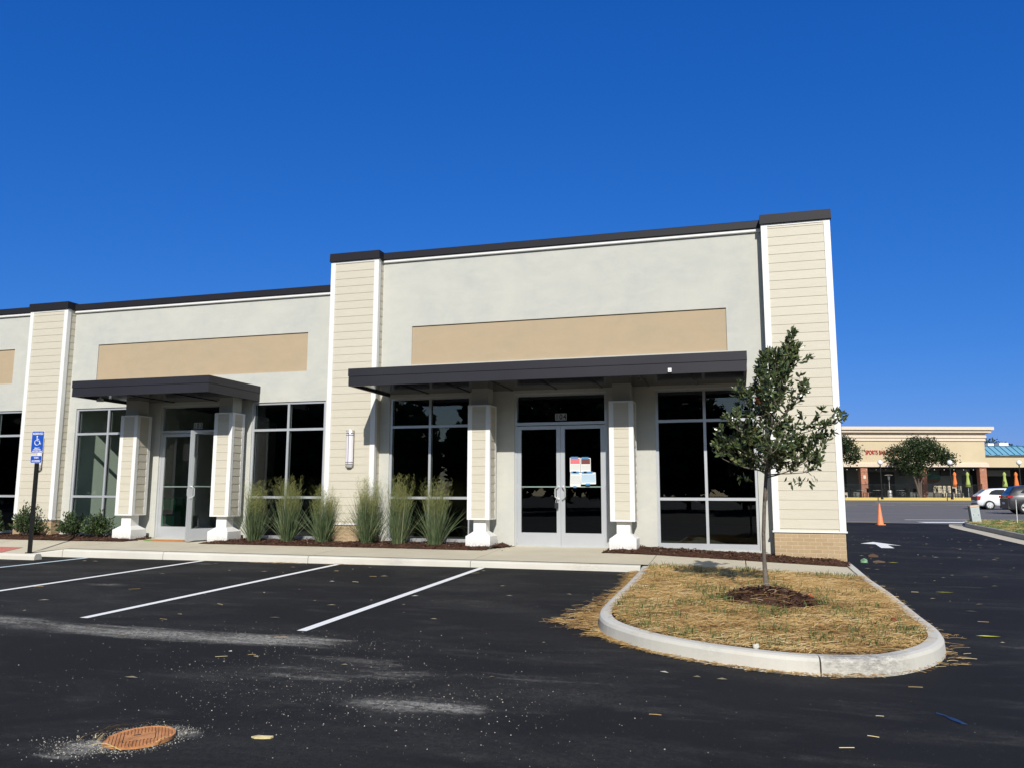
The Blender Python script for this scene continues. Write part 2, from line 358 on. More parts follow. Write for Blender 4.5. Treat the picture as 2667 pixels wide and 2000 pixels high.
def mk_glass(name, tint, ior=1.9):
    m = NT(name); m.t.nodes.remove(m.b)
    tr = m.n('ShaderNodeBsdfTransparent'); tr.inputs[0].default_value = (*tint, 1)
    gl = m.n('ShaderNodeBsdfGlossy'); gl.inputs['Roughness'].default_value = .0; gl.inputs[0].default_value = (.9,.95,1,1)
    v = m.coord(); bp = m.n('ShaderNodeBump'); bp.inputs['Strength'].default_value = .02; bp.inputs['Distance'].default_value = .01
    m.l(m.noise(v, 1.6, 2), bp.inputs['Height']); m.l(bp.outputs[0], gl.inputs['Normal'])
    ge = m.n('ShaderNodeNewGeometry'); dt = m.n('ShaderNodeVectorMath'); dt.operation = 'DOT_PRODUCT'; m.l(ge.outputs['Normal'], dt.inputs[0]); m.l(ge.outputs['Incoming'], dt.inputs[1])
    f0 = ((ior-1)/(ior+1))**2; sch = m.math('ADD', m.math('MULTIPLY', m.math('POWER', m.math('SUBTRACT', 1., m.math('ABSOLUTE', dt.outputs['Value'])), 5.), 1-f0), f0)
    mx = m.n('ShaderNodeMixShader'); m.l(sch, mx.inputs[0]); m.l(tr.outputs[0], mx.inputs[1]); m.l(gl.outputs[0], mx.inputs[2])
    m.l(mx.outputs[0], m.out.inputs[0]); return m.mat
M['glass'] = mk_glass('window_glass', (.80,.89,.83), 1.75)
M['carglass'] = mk_glass('car_glass', (.25,.28,.28), 1.6)
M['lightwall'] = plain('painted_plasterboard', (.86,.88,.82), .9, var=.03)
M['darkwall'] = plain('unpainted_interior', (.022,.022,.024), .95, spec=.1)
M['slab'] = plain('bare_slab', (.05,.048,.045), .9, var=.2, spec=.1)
M['green'] = plain('green_board', (.02,.22,.08), .6)
M['lampwhite'] = plain('lens_acrylic', (.74,.71,.76), .3, var=.02)
M['rust'] = None
def mk_rust():
    m = NT('rusty_iron'); v = m.coord(); m.set(.85, .1, .3)
    n = m.noise(v, 14, 7, .7); k = m.ramp(n, [(.3,(.20,.09,.04)),(.45,(.50,.22,.085)),(.6,(.60,.28,.12)),(.75,(.62,.38,.21))])
    m.col(k); m.bump(m.noise(v, 90, 4), .5, .004); return m.mat
M['rust'] = mk_rust()

# ------------------------------------------------------------------ ground heights
GD = [(0,-.44),(5,-.38),(8,-.335),(12,-.32),(20,-.29),(33,-.25),(45,-.11),(57,-.08),(77,.34),(95,.5),(200,.6)]
def g(x, y):
    d = x*FX+(y-CAMY)*FY
    zr = table(GD, d)
    zl = -.216-.0176*max(0., min(-2.45-y, 20.)) if y < -2.45 else -.216
    if x < -4.3 and y < 4: zl -= .0042*(min(-x, 14)-4.3)*clamp((y+9)/6.5)
    w = sstep(-2.0, 1.4, x)
    if y > 1: w = max(w, 0)
    return lerp(zl, zr, w)
def axis(lo, hi, fine_lo, fine_hi, st):
    a = [fine_lo+i*st for i in range(int(round((fine_hi-fine_lo)/st))+1)]
    k = st; x = fine_lo
    while x > lo: k *= 1.45; x -= k; a.insert(0, max(x, lo))
    k = st; x = fine_hi
    while x < hi: k *= 1.45; x += k; a.append(min(x, hi))
    return a
def sheet(name, xs, ys, zf, mat, parent=None, inside=None, smooth=True):
    m = MB(); nx = len(xs)
    m.v = [(x, y, zf(x, y)) for y in ys for x in xs]; m.r = [0.]*len(m.v)
    for j in range(len(ys)-1):
        for i in range(nx-1):
            if inside and not inside((xs[i]+xs[i+1])/2, (ys[j]+ys[j+1])/2): continue
            m.f.append((j*nx+i, j*nx+i+1, (j+1)*nx+i+1, (j+1)*nx+i)); m.m.append(0)
    return m.build(name, mat, parent, smooth)
gx = axis(-900, 900, -22, 62, .6); gy = axis(-300, 1500, -18, 84, .6)
tag(sheet('ground', gx, gy, g, M['asphalt']), 'black new asphalt of the car park and drive', kind='structure')

def strip(m, pts, w, dz=.006, n=12, zf=g, mi=0):
    """painted line from a to b lying on the ground"""
    (x0,y0),(x1,y1) = pts; L = math.hypot(x1-x0, y1-y0); tx, ty = (x1-x0)/L, (y1-y0)/L; px, py = -ty*w/2, tx*w/2
    vs = []; 
    for i in range(n+1):
        x, y = lerp(x0,x1,i/n), lerp(y0,y1,i/n)
        for s in (-1, 1): vs.append((x+s*px, y+s*py, zf(x+s*px, y+s*py)+dz))
    m.add(vs, [(2*i, 2*i+1, 2*i+3, 2*i+2)[::-1] for i in range(n)], mi)
lab = ['nearest white bay line, ending in the dust streak', 'second white bay line from the tree island', 'white bay line third from the tree island']
for k, (a, b) in enumerate([((-4.33,-2.5),(-4.33,-8.36)), ((-7.08,-2.5),(-7.09,-8.32)), ((-9.97,-2.5),(-9.99,-8.3))]):
    m = MB(); strip(m, (a, b), .11); tag(m.build('bay_line', M['line']), lab[k], kind='structure')
m = MB(); strip(m, ((-12.7,-2.5),(-12.95,-8.3)), .11); tag(m.build('bay_line', M['blueline']), 'pale blue edge line of the accessible bay', kind='structure')
m = MB(); strip(m, ((-15.6,-2.5),(-15.9,-8.3)), .11); tag(m.build('bay_line', M['blueline']), 'pale blue far edge line of the accessible bay', kind='structure')
# turn arrow on the drive
m = MB(); hx, hy = 3.53, 7.4
A = [(3.52,8.6),(3.08,7.8),(3.42,7.58),(3.34,6.15),(3.64,6.15),(3.70,7.44),(3.98,7.18)]
m.add([(x,y,g(x,y)+.008) for x, y in A], [(0,1,2),(0,2,5),(0,5,6),(2,3,4,5)])
tag(m.build('lane_arrow', M['line']), 'white arrow painted on the drive beside the building', kind='structure')

# ------------------------------------------------------------------ sidewalk, kerb, mulch beds
FRT = [(-19,-.23),(-14.5,-.235),(-13.4,-.095),(-9,-.10),(-4,-.105),(-1.5,-.11),(1.9,-.215)]
BCK = [(-19,-.03),(-4,-.04),(-2.4,-.03),(-1.5,-.05),(1.9,-.185)]
KY = -2.43
def zs(x, y):
    b, f = table(BCK, x), table(FRT, x)
    if y > -.9: return lerp(b, (0 if x < -2.2 else b+.05), clamp((y+.9)/.9))
    return lerp(b, f, clamp((-.9-y)/(-.9-KY)))
joints = [-19,-16.3,-13.4,-10.95,-7.75,-4.57,-1.5,.05,1.72]
m = MB()
for a, b in zip(joints, joints[1:]):
    a += .006; b -= .006
    for ys in ((-.92,-2.275),):
        n = 8; vs = []
        for i in range(n+1):
            x = lerp(a, b, i/n)
            for j in range(7):
                y = lerp(0, ys[1], j/6); vs.append((x, y, zs(x, y)))
        m.add(vs, [(i*7+j, i*7+j+1, (i+1)*7+j+1, (i+1)*7+j) for i in range(n) for j in range(6)])
        for x, fl in ((a,0),(b,1)):
            m.add([(x,0,zs(x,0)),(x,ys[1],zs(x,ys[1])),(x,ys[1],-.4),(x,0,-.4)], [(0,1,2,3) if fl else (3,2,1,0)])
tag(m.build('sidewalk', M['walk']), 'tan concrete pavement along the shop front', kind='structure')
def kerb_run(pts, name, label, width=.15, mat='kerb', hfun=None, gap=.01, seg=None):
    """kerb swept along plan points (outer bottom edge), body to the left of travel"""
    m = MB(); n = len(pts); offs = [(0,-.1,1),(.012,.0,0),(.02,.75,0),(.035,.93,0),(.065,1.,0),(width,1.,0),(width,-.1,1)]
    rows = []
    for i, (x, y) in enumerate(pts):
        a, b = pts[max(i-1,0)], pts[min(i+1,n-1)]; L = math.hypot(b[0]-a[0], b[1]-a[1]) or 1
        nx, ny = -(b[1]-a[1])/L, (b[0]-a[0])/L
        g0 = g(x, y); top = hfun(x, y); row = []
        for o, h, fl in offs:
            z = g0-.1 if fl else (g0+(top-g0)*h)
            row.append((x+nx*o, y+ny*o, z))
        rows.append(row)
    k = len(offs)
    m.add([p for r_ in rows for p in r_], [(i*k+j, (i+1)*k+j, (i+1)*k+j+1, i*k+j+1)[::1] for i in range(n-1) for j in range(k-1)]+[tuple(range(k))[::-1], tuple((n-1)*k+j for j in range(k))])
    return tag(m.build(name, M[mat], smooth=False), label, kind='structure')
kf = lambda x, y: table(FRT, x)
for a, b in zip(joints[:-1], joints[1:-1]+[-1.62]):
    if a >= -1.6: break
    b = min(b, -1.62) if b > -1.6 else b
    n = 10; kerb_run([(lerp(a+.006, b-.006, i/n), KY) for i in range(n+1)], 'kerb', 'pale concrete kerb edge of the shop pavement', hfun=kf)

def grid_bed(poly, zf, name, mat, label, st=.06, kind='stuff', amp=.03, fr=5.):
    xs0, xs1 = min(p[0] for p in poly), max(p[0] for p in poly); ys0, ys1 = min(p[1] for p in poly), max(p[1] for p in poly)
    def inside(x, y):
        c = False; n = len(poly)
        for i in range(n):
            (x1,y1),(x2,y2) = poly[i], poly[(i+1)%n]
            if (y1 > y) != (y2 > y) and x < (x2-x1)*(y-y1)/(y2-y1)+x1: c = not c
        return c
    nx, ny = int((xs1-xs0)/st)+1, int((ys1-ys0)/st)+1
    xs = [xs0+i*(xs1-xs0)/nx for i in range(nx+1)]; ys = [ys0+i*(ys1-ys0)/ny for i in range(ny+1)]
    def z(x, y):
        e = mnoise.noise(Vector((x*fr, y*fr, 3.1)))*amp+mnoise.noise(Vector((x*fr*3, y*fr*3, 8.1)))*amp*.5
        return zf(x, y)+e
    o = sheet(name, xs, ys, z, mat, None, inside, True)
    tag(o, label, kind=kind)
    return inside, z, (xs0,xs1,ys0,ys1)
BEDS = []
for poly, lb in (([(-19,-.02),(-13.15,-.02),(-13.15,-.55),(-13.3,-.92),(-19,-.92)], 'dark brown bark mulch under the shrubs by door 103'),
             ([(-11.25,-.02),(-4.42,-.02),(-4.55,-.4),(-4.85,-.93),(-11.3,-.93)], 'dark brown bark mulch under the ornamental grasses'),
             ([(-2.52,-.02),(1.83,-.02),(1.83,-.3),(1.72,-.93),(-2.5,-.93)], 'dark brown bark mulch below the corner window')):
    def zb(x, y, P=poly):
        e = min(abs(y+.93), .2)/.2; ex = min(abs(x-P[0][0]), abs(x-P[1][0]), .25)/.25
        return zs(x, y)*.6+zs(x,-.9)*.4+.005+.05*e*ex
    BEDS.append(grid_bed(poly, zb, 'mulch', M['mulch'], lb, amp=.025))
m = MB()
def chip(m, p, L, w, r):
    a = random.uniform(0, math.pi); t = random.uniform(-.5,.5); dx, dy = math.cos(a)*L/2, math.sin(a)*L/2; px, py = -math.sin(a)*w/2, math.cos(a)*w/2
    dz = math.sin(t)*L/2; q = random.uniform(-.5,.5)*w
    m.add([(p[0]-dx-px,p[1]-dy-py,p[2]-dz),(p[0]+dx-px*.6,p[1]+dy-py*.6,p[2]+dz),(p[0]+dx+px*.6,p[1]+dy+py*.6,p[2]+dz+q),(p[0]-dx+px,p[1]-dy+py,p[2]-dz+q)], [(0,1,2,3)], 0, r)
for ins, zf, (a,b,c,d) in BEDS:
    k = 0; N = int((b-a)*(d-c)*420)
    while k < N:
        x, y = random.uniform(a,b), random.uniform(c-.03,d)
        k += 1
        if not ins(x, y) and random.random() > .06: continue
        chip(m, (x,y,(zf(x,y) if ins(x,y) else zs(x,y))+.012), random.uniform(.02,.07), random.uniform(.008,.022), random.random())
tag(m.build('bark_chips', M['chip']), 'loose bark chips on the mulch beds', kind='stuff')
# red tactile paving of the kerb ramp
m = MB()
vs = []; nx = 10
for i in range(nx+1):
    for j in range(3):
        x, y = lerp(-18.6, -15.15, i/nx), lerp(-1.75, -2.38, j/2); vs.append((x, y, zs(x,y)+.006))
m.add(vs, [(i*3+j, i*3+j+1, (i+1)*3+j+1, (i+1)*3+j) for i in range(nx) for j in range(2)])
for i in range(28):
    for j in range(5):
        x, y = -18.55+i*.121, -1.82-j*.125; m.frustum((x,y),(.02,.02),zs(x,y)+.006,(x,y),(.012,.012),zs(x,y)+.012)
tag(m.build('tactile_paving', M['redpaint']), 'red tactile paving on the kerb ramp', kind='structure')

# ------------------------------------------------------------------ planted island
ISL = [(-1.62,-2.43),(-1.56,-3.4),(-1.53,-5.0),(-1.53,-6.4),(-1.5,-7.2),(-1.36,-7.75),(-1.08,-8.15),(-.74,-8.45),(-.2,-8.72),(.43,-8.84),(1.04,-8.68),(1.42,-8.3),(1.66,-7.85),(1.78,-7.3),(1.8,-6.3),(1.84,-4.5),(1.88,-2.6),(1.9,-1.0),(1.93,.4),(1.95,3),(1.95,12)]
def ktop(x, y):
    if y > -2.5: return lerp(table(FRT, x), table(BCK, 1.9)+.0, clamp((y+2.43)/1.5)) if x > 0 else table(FRT, x)
    t = clamp((y+4.5)/2.1)
    return lerp(g(x,y)+.145, table(FRT, clamp((x+1.6)/3.5)*3.4-1.5), t)
def smooth_pts(P, n=5):
    out = []
    for i in range(len(P)-1):
        p0, p1, p2, p3 = P[max(i-1,0)], P[i], P[i+1], P[min(i+2,len(P)-1)]
        for k in range(n):
            t = k/n
            out.append(tuple(.5*((2*b)+(-a+c)*t+(2*a-5*b+4*c-d)*t*t+(-a+3*b-3*c+d)*t*t*t) for a,b,c,d in zip(p0,p1,p2,p3)))
    out.append(P[-1]); return out
isl = smooth_pts(ISL)
cut = min(range(len(isl)), key=lambda i: math.hypot(isl[i][0]-.55, isl[i][1]+8.84))
kerb_run(isl[:cut+1], 'kerb', 'pale concrete kerb round the left of the tree island', hfun=ktop)
e1 = isl[cut]; e2 = isl[cut+1]; L = math.hypot(e2[0]-e1[0], e2[1]-e1[1]); st = (e1[0]+(e2[0]-e1[0])*.015/L, e1[1]+(e2[1]-e1[1])*.015/L)
kerb_run([st]+isl[cut+1:], 'kerb', 'pale concrete kerb from the island nose along the drive', hfun=ktop)
inner = [(-1.45,-2.27),(-1.41,-3.4),(-1.38,-5),(-1.38,-6.4),(-1.35,-7.1),(-1.22,-7.62),(-.98,-8.02),(-.67,-8.32),(-.17,-8.57),(.43,-8.69),(.97,-8.55),(1.3,-8.2),(1.52,-7.8),(1.63,-7.3),(1.65,-6.3),(1.69,-4.5),(1.72,-2.6),(1.70,-2.27)]
def zi(x, y):
    base = lerp(g(x,y)+.14, zs(x, KY), clamp((y+5.2)/2.9)) if y < KY else zs(x, y)
    dx = (x-.13)/1.4; dy = (y+5.4)/3.2; r = math.sqrt(dx*dx+dy*dy)
    return base+.05*clamp(1-r*r)-.004
_ins, zisl, _bb = grid_bed(inner, zi, 'island_soil', M['islandsoil'], 'straw strewn soil of the tree island', st=.05, kind='structure', amp=.014, fr=4.)
TX, TY = .25, -5.95
# mulch mound
m = MB(); n = 40; rings = 9
vs = []
for i in range(rings+1):
    for k in range(n):
        a = 2*math.pi*k/n; rr = .62*(i/rings)*(1+.12*math.sin(3*a+1)+.06*math.sin(7*a)); x, y = TX+.02+rr*math.cos(a)*1.0, TY-.15+rr*math.sin(a)*1.0
        t = i/rings; vs.append((x, y, zi(x,y)-.012+.16*(1-t*t)**1.3+.02*mnoise.noise(Vector((x*9,y*9,1)))))
m.add(vs, [(i*n+k, i*n+(k+1)%n, (i+1)*n+(k+1)%n, (i+1)*n+k)[::-1] for i in range(rings) for k in range(n)])
def zmound(x, y):
    rr = math.hypot(x-TX-.02, y-TY+.15)/.62
    return zi(x,y)-.012+.16*max(0,1-rr*rr)**1.3
tag(m.build('mulch_mound', M['mulch'], smooth=True), 'round mound of dark mulch at the foot of the young tree', kind='stuff')
m = MB()
for i in range(1500):
    a, rr = random.uniform(0,2*math.pi), .68*math.sqrt(random.random()); x, y = TX+.02+rr*math.cos(a), TY-.15+rr*math.sin(a)
    chip(m, (x,y,zmound(x,y)+.015), random.uniform(.03,.12), random.uniform(.006,.016), random.random()**1.4)
tag(m.build('bark_shreds', M['chip']), 'shredded bark scattered on the tree mound', kind='stuff')

def strand(m, x, y, z, L, w, a, lift, r, bend, arch=.012):
    pts = []
    for k in range(4):
        t = k/3-.5; c = bend*(t*t-.25)*L
        pts.append((x+math.cos(a)*t*L-math.sin(a)*c, y+math.sin(a)*t*L+math.cos(a)*c, z+lift*(t+.5)*L+arch*math.sin((t+.5)*math.pi)))
    px, py = -math.sin(a)*w/2, math.cos(a)*w/2
    vs = []
    for (X,Y,Z) in pts: vs += [(X-px,Y-py,Z),(X+px,Y+py,Z+w*.5)]
    m.add(vs, [(0,1,3,2),(2,3,5,4),(4,5,7,6)], 0, r)
m = MB(); k = 0
while k < 24000:
    x, y = random.uniform(-1.42,1.74), random.uniform(-8.72,-2.28)
    if not _ins(x, y): continue
    k += 1
    inmound = math.hypot(x-TX, y-TY+.15) < .6
    if inmound and random.random() < .93: continue
    dens = mnoise.noise(Vector((x*1.6,y*1.6,5)))
    if dens < -.18 and random.random() < .6: continue
    strand(m, x, y, (zmound(x,y) if inmound else zisl(x,y))+random.uniform(.002,.03), random.uniform(.05,.24), random.uniform(.002,.0045), random.gauss(.1,.85), random.uniform(-.08,.16), clamp(random.gauss(.48+.3*dens,.27)), random.uniform(-.8,.8))
tag(m.build('straw_mulch', M['straw']), 'loose golden straw spread over the tree island', kind='stuff')
# straw spilled on the asphalt round the island
m = MB()
def spill(x, y, n, sp, Lr=(.04,.2), sy=None, c=.42):
    for _ in range(n):
        px, py = random.gauss(x, sp), random.gauss(y, sy or sp)
        if _ins(px, py): continue
        strand(m, px, py, g(px,py)+random.uniform(.004,.022), random.uniform(*Lr), random.uniform(.002,.0045), random.gauss(0,.8), random.uniform(-.03,.05), clamp(random.gauss(c,.27)), random.uniform(-.6,.6), random.uniform(0,.008))
for i, (x, y) in enumerate(isl):
    if y > -2.5: continue
    if y < -7.3:
        e = isl[i+1]; nx, ny = (e[1]-y), -(e[0]-x); L = math.hypot(nx, ny) or 1; ox, oy = nx/L, ny/L
        spill(x-ox*.05, y-oy*.05, 52 if x < .9 else 8, .04, sy=.03); spill(x-ox*.10, y-oy*.10, 20 if x < .9 else 3, .05, sy=.04)
    elif x < 0:
        k = 1+1.1*clamp((-y-4.5)/2.5); spill(x-.05, y, 45, .035, sy=.1, c=.3); spill(x-.10*k, y, 30, .055*k, sy=.14, c=.34)
    else: spill(x+.08, y, 3, .06)
for c_ in [(-1.78,-7.2),(-1.92,-7.15),(-1.62,-7.45),(-1.78,-6.75),(-1.42,-7.8)]: spill(*c_, 60, .08, sy=.06)
for c_ in [(1.70,-8.05),(1.78,-7.85)]: spill(*c_, 9, .05, (.04,.14))
spill(1.9,-6.75, 26, .06, (.03,.1)); spill(-7.4,-2.55, 60, .5, (.03,.1), .03); spill(-8.3,-2.6,90,.3,(.03,.12),.03)
for _ in range(45):
    x, y = random.uniform(-12,5), random.uniform(-11,-2.7)
    if not _ins(x, y): strand(m, x, y, g(x,y)+.005, random.uniform(.05,.16), random.uniform(.003,.006), random.gauss(.1,.35), 0, random.uniform(.7,1), random.uniform(-.12,.12), .001)
for _ in range(26):
    a = random.choice([random.uniform(2.6,3.9), random.uniform(0,6.28)]); rr = random.uniform(.19,.3)
    strand(m, -3.5+rr*math.cos(a), -11.57+rr*math.sin(a), g(-3.5,-11.57)+.022, random.uniform(.08,.2), .004, a+1.57+random.gauss(0,.3), 0, random.uniform(.5,1), random.uniform(-.4,.4))
tag(m.build('straw_spill', M['straw']), 'straw spilled on the asphalt below the island kerb', kind='stuff')
# green grass tufts
m = MB(); spots = [(-1.25,-6.8),(-1.28,-3.0),(-1.15,-7.45),(-.9,-8.0),(-.55,-8.3),(-.2,-8.4),(.2,-8.5),(-.35,-6.15),(-.5,-5.75),(.85,-6.2),(.8,-5.8),(1.0,-6.9),(.9,-8.2),(1.15,-8.0),(.6,-8.2),(1.4,-7.5),(1.45,-6.9),(1.55,-4.6),(1.5,-3.0),(1.3,-2.45),(-1.2,-2.5),(-.2,-7.2),(-1.05,-4.2),(.3,-7.9),(1.2,-7.3),(.95,-6.55),(.25,-6.95),(1.55,-2.5),(-1.3,-5.6)]
for i in range(34): spots.append((random.uniform(-1.3,1.6), random.uniform(-8.4,-2.4)))
for (cx, cy) in spots:
    sp = random.uniform(.06,.2)
    for _ in range(int(sp*480)):
        x, y = random.gauss(cx, sp), random.gauss(cy, sp*.8)
        if not _ins(x, y): continue
        a, L, ln = random.uniform(0,2*math.pi), random.uniform(.035,.10), random.uniform(.3,1.3); z = zisl(x,y)+.012; w = .0045
        dx, dy = math.cos(a), math.sin(a); px, py = -dy*w, dx*w
        m.add([(x-px,y-py,z),(x+px,y+py,z),(x+dx*L*ln*.4+px*.7,y+dy*L*ln*.4+py*.7,z+L*.6),(x+dx*L*ln*.4-px*.7,y+dy*L*ln*.4-py*.7,z+L*.6),(x+dx*L*ln,y+dy*L*ln,z+L*.95)], [(0,1,2,3),(3,2,4)], 0, random.random())
tag(m.build('grass', M['turf']), 'sparse green grass growing through the island straw', kind='stuff')
# stone crumbs on the asphalt
m = MB()
def crumb(x, y, s, r):
    z = g(x,y); vs = [(x+random.uniform(-s,s), y+random.uniform(-s,s), z) for _ in range(3)]
    a0 = random.uniform(0,6.28); vs = [(x+math.cos(a0+k*2.09)*s*random.uniform(.6,1.2), y+math.sin(a0+k*2.09)*s*random.uniform(.6,1.2), z-.001) for k in range(3)]
    m.add(vs+[(x,y,z+s*random.uniform(.5,.9))], [(0,1,3),(1,2,3),(2,0,3)], 0, r)
for (cx,cy,sx,sy,n) in [(-3.5,-9.9,1.0,.7,1000),(-2.4,-10.5,.8,.45,900),(-4.4,-8.8,.9,.25,500),(-6,-8.8,2.2,.3,450),(-1,-11.2,2.2,1.0,260),(-3.70,-11.76,.16,.10,900),(-3.34,-11.40,.12,.06,260),(0,-10,4,2,130),(-6,-6,4,2.5,130),(3.2,-3,1.6,4,160)]:
    for _ in range(n):
        x, y = random.gauss(cx,sx), random.gauss(cy,sy)
        if _ins(x,y) or y > -2.5 and x < 2.0: continue
        crumb(x, y, random.choice([.002,.002,.003,.003,.004,.005,.007]), random.random())
for _ in range(700):
    a = random.uniform(0,6.283); rr = .215+abs(random.gauss(0,.035)); crumb(-3.5+rr*math.cos(a), -11.57+rr*math.sin(a), random.choice([.003,.004,.006]), random.random()**1.5)
tag(m.build('stone_crumbs', M['stone']), 'pale stone crumbs strewn over the asphalt', kind='stuff')
m = MB()
for _ in range(190):
    if random.random() < .65: x, y = random.uniform(2.0,7.0), random.uniform(-8,12)
    else: x, y = random.uniform(-13,4), random.uniform(-11,-2.6)
    if _ins(x,y) or (x < 2.05 and y > -2.5) or (-1.6 < x < 1.95 and -8.9 < y < -2.4): continue
    L, w, a = random.uniform(.015,.07), random.uniform(.008,.022), random.uniform(-.6,.6); z = g(x,y)
    dx, dy = math.cos(a)*L, math.sin(a)*L; px, py = -math.sin(a)*w, math.cos(a)*w
    m.add([(x-dx,y-dy,z+.007),(x+px,y+py,z+.014),(x+dx,y+dy,z+.008),(x-px,y-py,z+.009)], [(0,1,2,3)][:1], 0, random.random())
tag(m.build('leaf_litter', M['litter']), 'dry leaf scraps and splinters scattered on the asphalt', kind='stuff')

# ------------------------------------------------------------------ the shop building
B = empty('retail_building', (0,0,0), 0, 'single storey shop row in pale stucco with siding pilasters and dark canopies', 'building')
def wall_with_openings(name, x0, x1, z0, z1, ops, mat, th=.2, y=0.):
    """ops: (x0,x1,z0,z1,depth) ; depth None = through"""
    m = MB(); xs = sorted({x0,x1,*[v for o in ops for v in o[:2]]}); zz = sorted({z0,z1,*[v for o in ops for v in o[2:4]]})
    def inop(cx, cz):
        for o in ops:
            if o[0] < cx < o[1] and o[2] < cz < o[3]: return o
    for i in range(len(xs)-1):
        for j in range(len(zz)-1):
            if inop((xs[i]+xs[i+1])/2, (zz[j]+zz[j+1])/2): continue
            a,b,c,d = xs[i],xs[i+1],zz[j],zz[j+1]
            m.add([(a,y,c),(b,y,c),(b,y,d),(a,y,d)], [(0,1,2,3)]); m.add([(a,y+th,c),(b,y+th,c),(b,y+th,d),(a,y+th,d)], [(3,2,1,0)])
    for (a,b,c,d,dep) in ops:
        e = y+(dep or th)
        m.add([(a,y,c),(a,y,d),(a,e,d),(a,e,c)], [(0,1,2,3)]); m.add([(b,y,c),(b,y,d),(b,e,d),(b,e,c)], [(3,2,1,0)])
        m.add([(a,y,d),(b,y,d),(b,e,d),(a,e,d)], [(0,1,2,3)]); m.add([(a,y,c),(b,y,c),(b,e,c),(a,e,c)], [(3,2,1,0)])
    m.add([(x0,y,z1),(x1,y,z1),(x1,y+th,z1),(x0,y+th,z1)], [(0,1,2,3)])
    return m.build(name, mat, B)
WT, WB = 3.10, .0
WIN = {'a':(-1.565,.33,-.622,'104'), 'b':(-7.28,-5.42,-6.351,'104'), 'c':(-15.74,-13.83,-14.781,'103'), 'd':(-10.73,-8.85,-9.801,'103'), 'e':(-19.2,-17.30,-18.25,'102')}
D4 = (-4.46,-2.53,-3.492); D3 = (-13.22,-11.26,-12.24)
PIL = {'left':(-17.12,-15.98), 'mid':(-8.655,-7.52), 'right':(.58,1.785)}
def o_(t): return (t[0],t[1],WB,WT,None)
wall_with_openings('stucco_wall', -7.52, .58, -.3, 6.21, [o_(WIN['a']),o_(WIN['b']),o_(D4),(-6.797,-.145,3.815,4.668,.03)], M['stucco'])
wall_with_openings('stucco_wall', -15.98, -8.655, -.3, 5.575, [o_(WIN['c']),o_(WIN['d']),o_(D3),(-15.21,-9.36,3.783,4.677,.03)], M['stucco'])
wall_with_openings('stucco_wall', -24, -17.12, -.3, 5.605, [o_(WIN['e']),(-23.5,-17.85,3.80,4.69,.03)], M['stucco'])
for (a,b,c,d) in ((-6.797,-.145,3.815,4.668),(-15.21,-9.36,3.783,4.677),(-23.5,-17.85,3.8,4.69)):
    m = MB(); m.box(a,b,.03,.1,c,d); m.build('sign_panel', M['tan'], B)
def cap_run(x0, x1, zb, zt, y0=-.075, y1=.3, band=True):
    m = MB(); m.prism([(y0,zb),(y0-.012,zb+.012),(y0-.004,zt-.012),(y0+.01,zt),(y1,zt+.02),(y1,zb)], 'x', x0, x1); m.build('parapet_cap', M['cap'], B)
    if band:
        m = MB(); m.prism([(-.045,zb-.062),(-.055,zb-.05),(-.055,zb-.001),(.0,zb-.001),(.0,zb-.062)], 'x', x0+.003, x1-.003); m.build('parapet_band', M['trim'], B)
cap_run(-7.52, .58, 6.20, 6.365); cap_run(-15.98,-8.655,5.57,5.73); cap_run(-24,-17.12,5.60,5.755)
PD = .25; LAP = .172
def lap_boards(m, x0, x1, y, z0, z1, side=None):
    """lap siding on a face; side None: facing -y ; side 'x+'/'x-': face at x0 spanning y..x1"""
    z = z0
    while z < z1-.01:
        t = min(z+LAP, z1); p, q = .0105, .003; rb = random.random()
        if side is None:
            m.add([(x0,y-p,z),(x1,y-p,z),(x1,y-q,t),(x0,y-q,t),(x0,y,z),(x1,y,z),(x0,y,t),(x1,y,t)], [(0,1,2,3),(4,5,1,0),(4,0,3,6),(1,5,7,2)], 0, rb)
        else:
            s = 1 if side == 'x+' else -1; a, b = y, x1
            a, b = min(a,b), max(a,b); m.add([(x0+s*p,a,z),(x0+s*p,b,z),(x0+s*q,b,t),(x0+s*q,a,t),(x0,a,z),(x0,b,z)], [(0,1,2,3) if s > 0 else (3,2,1,0), (4,5,1,0) if s > 0 else (0,1,5,4)], 0, rb)
        z = t
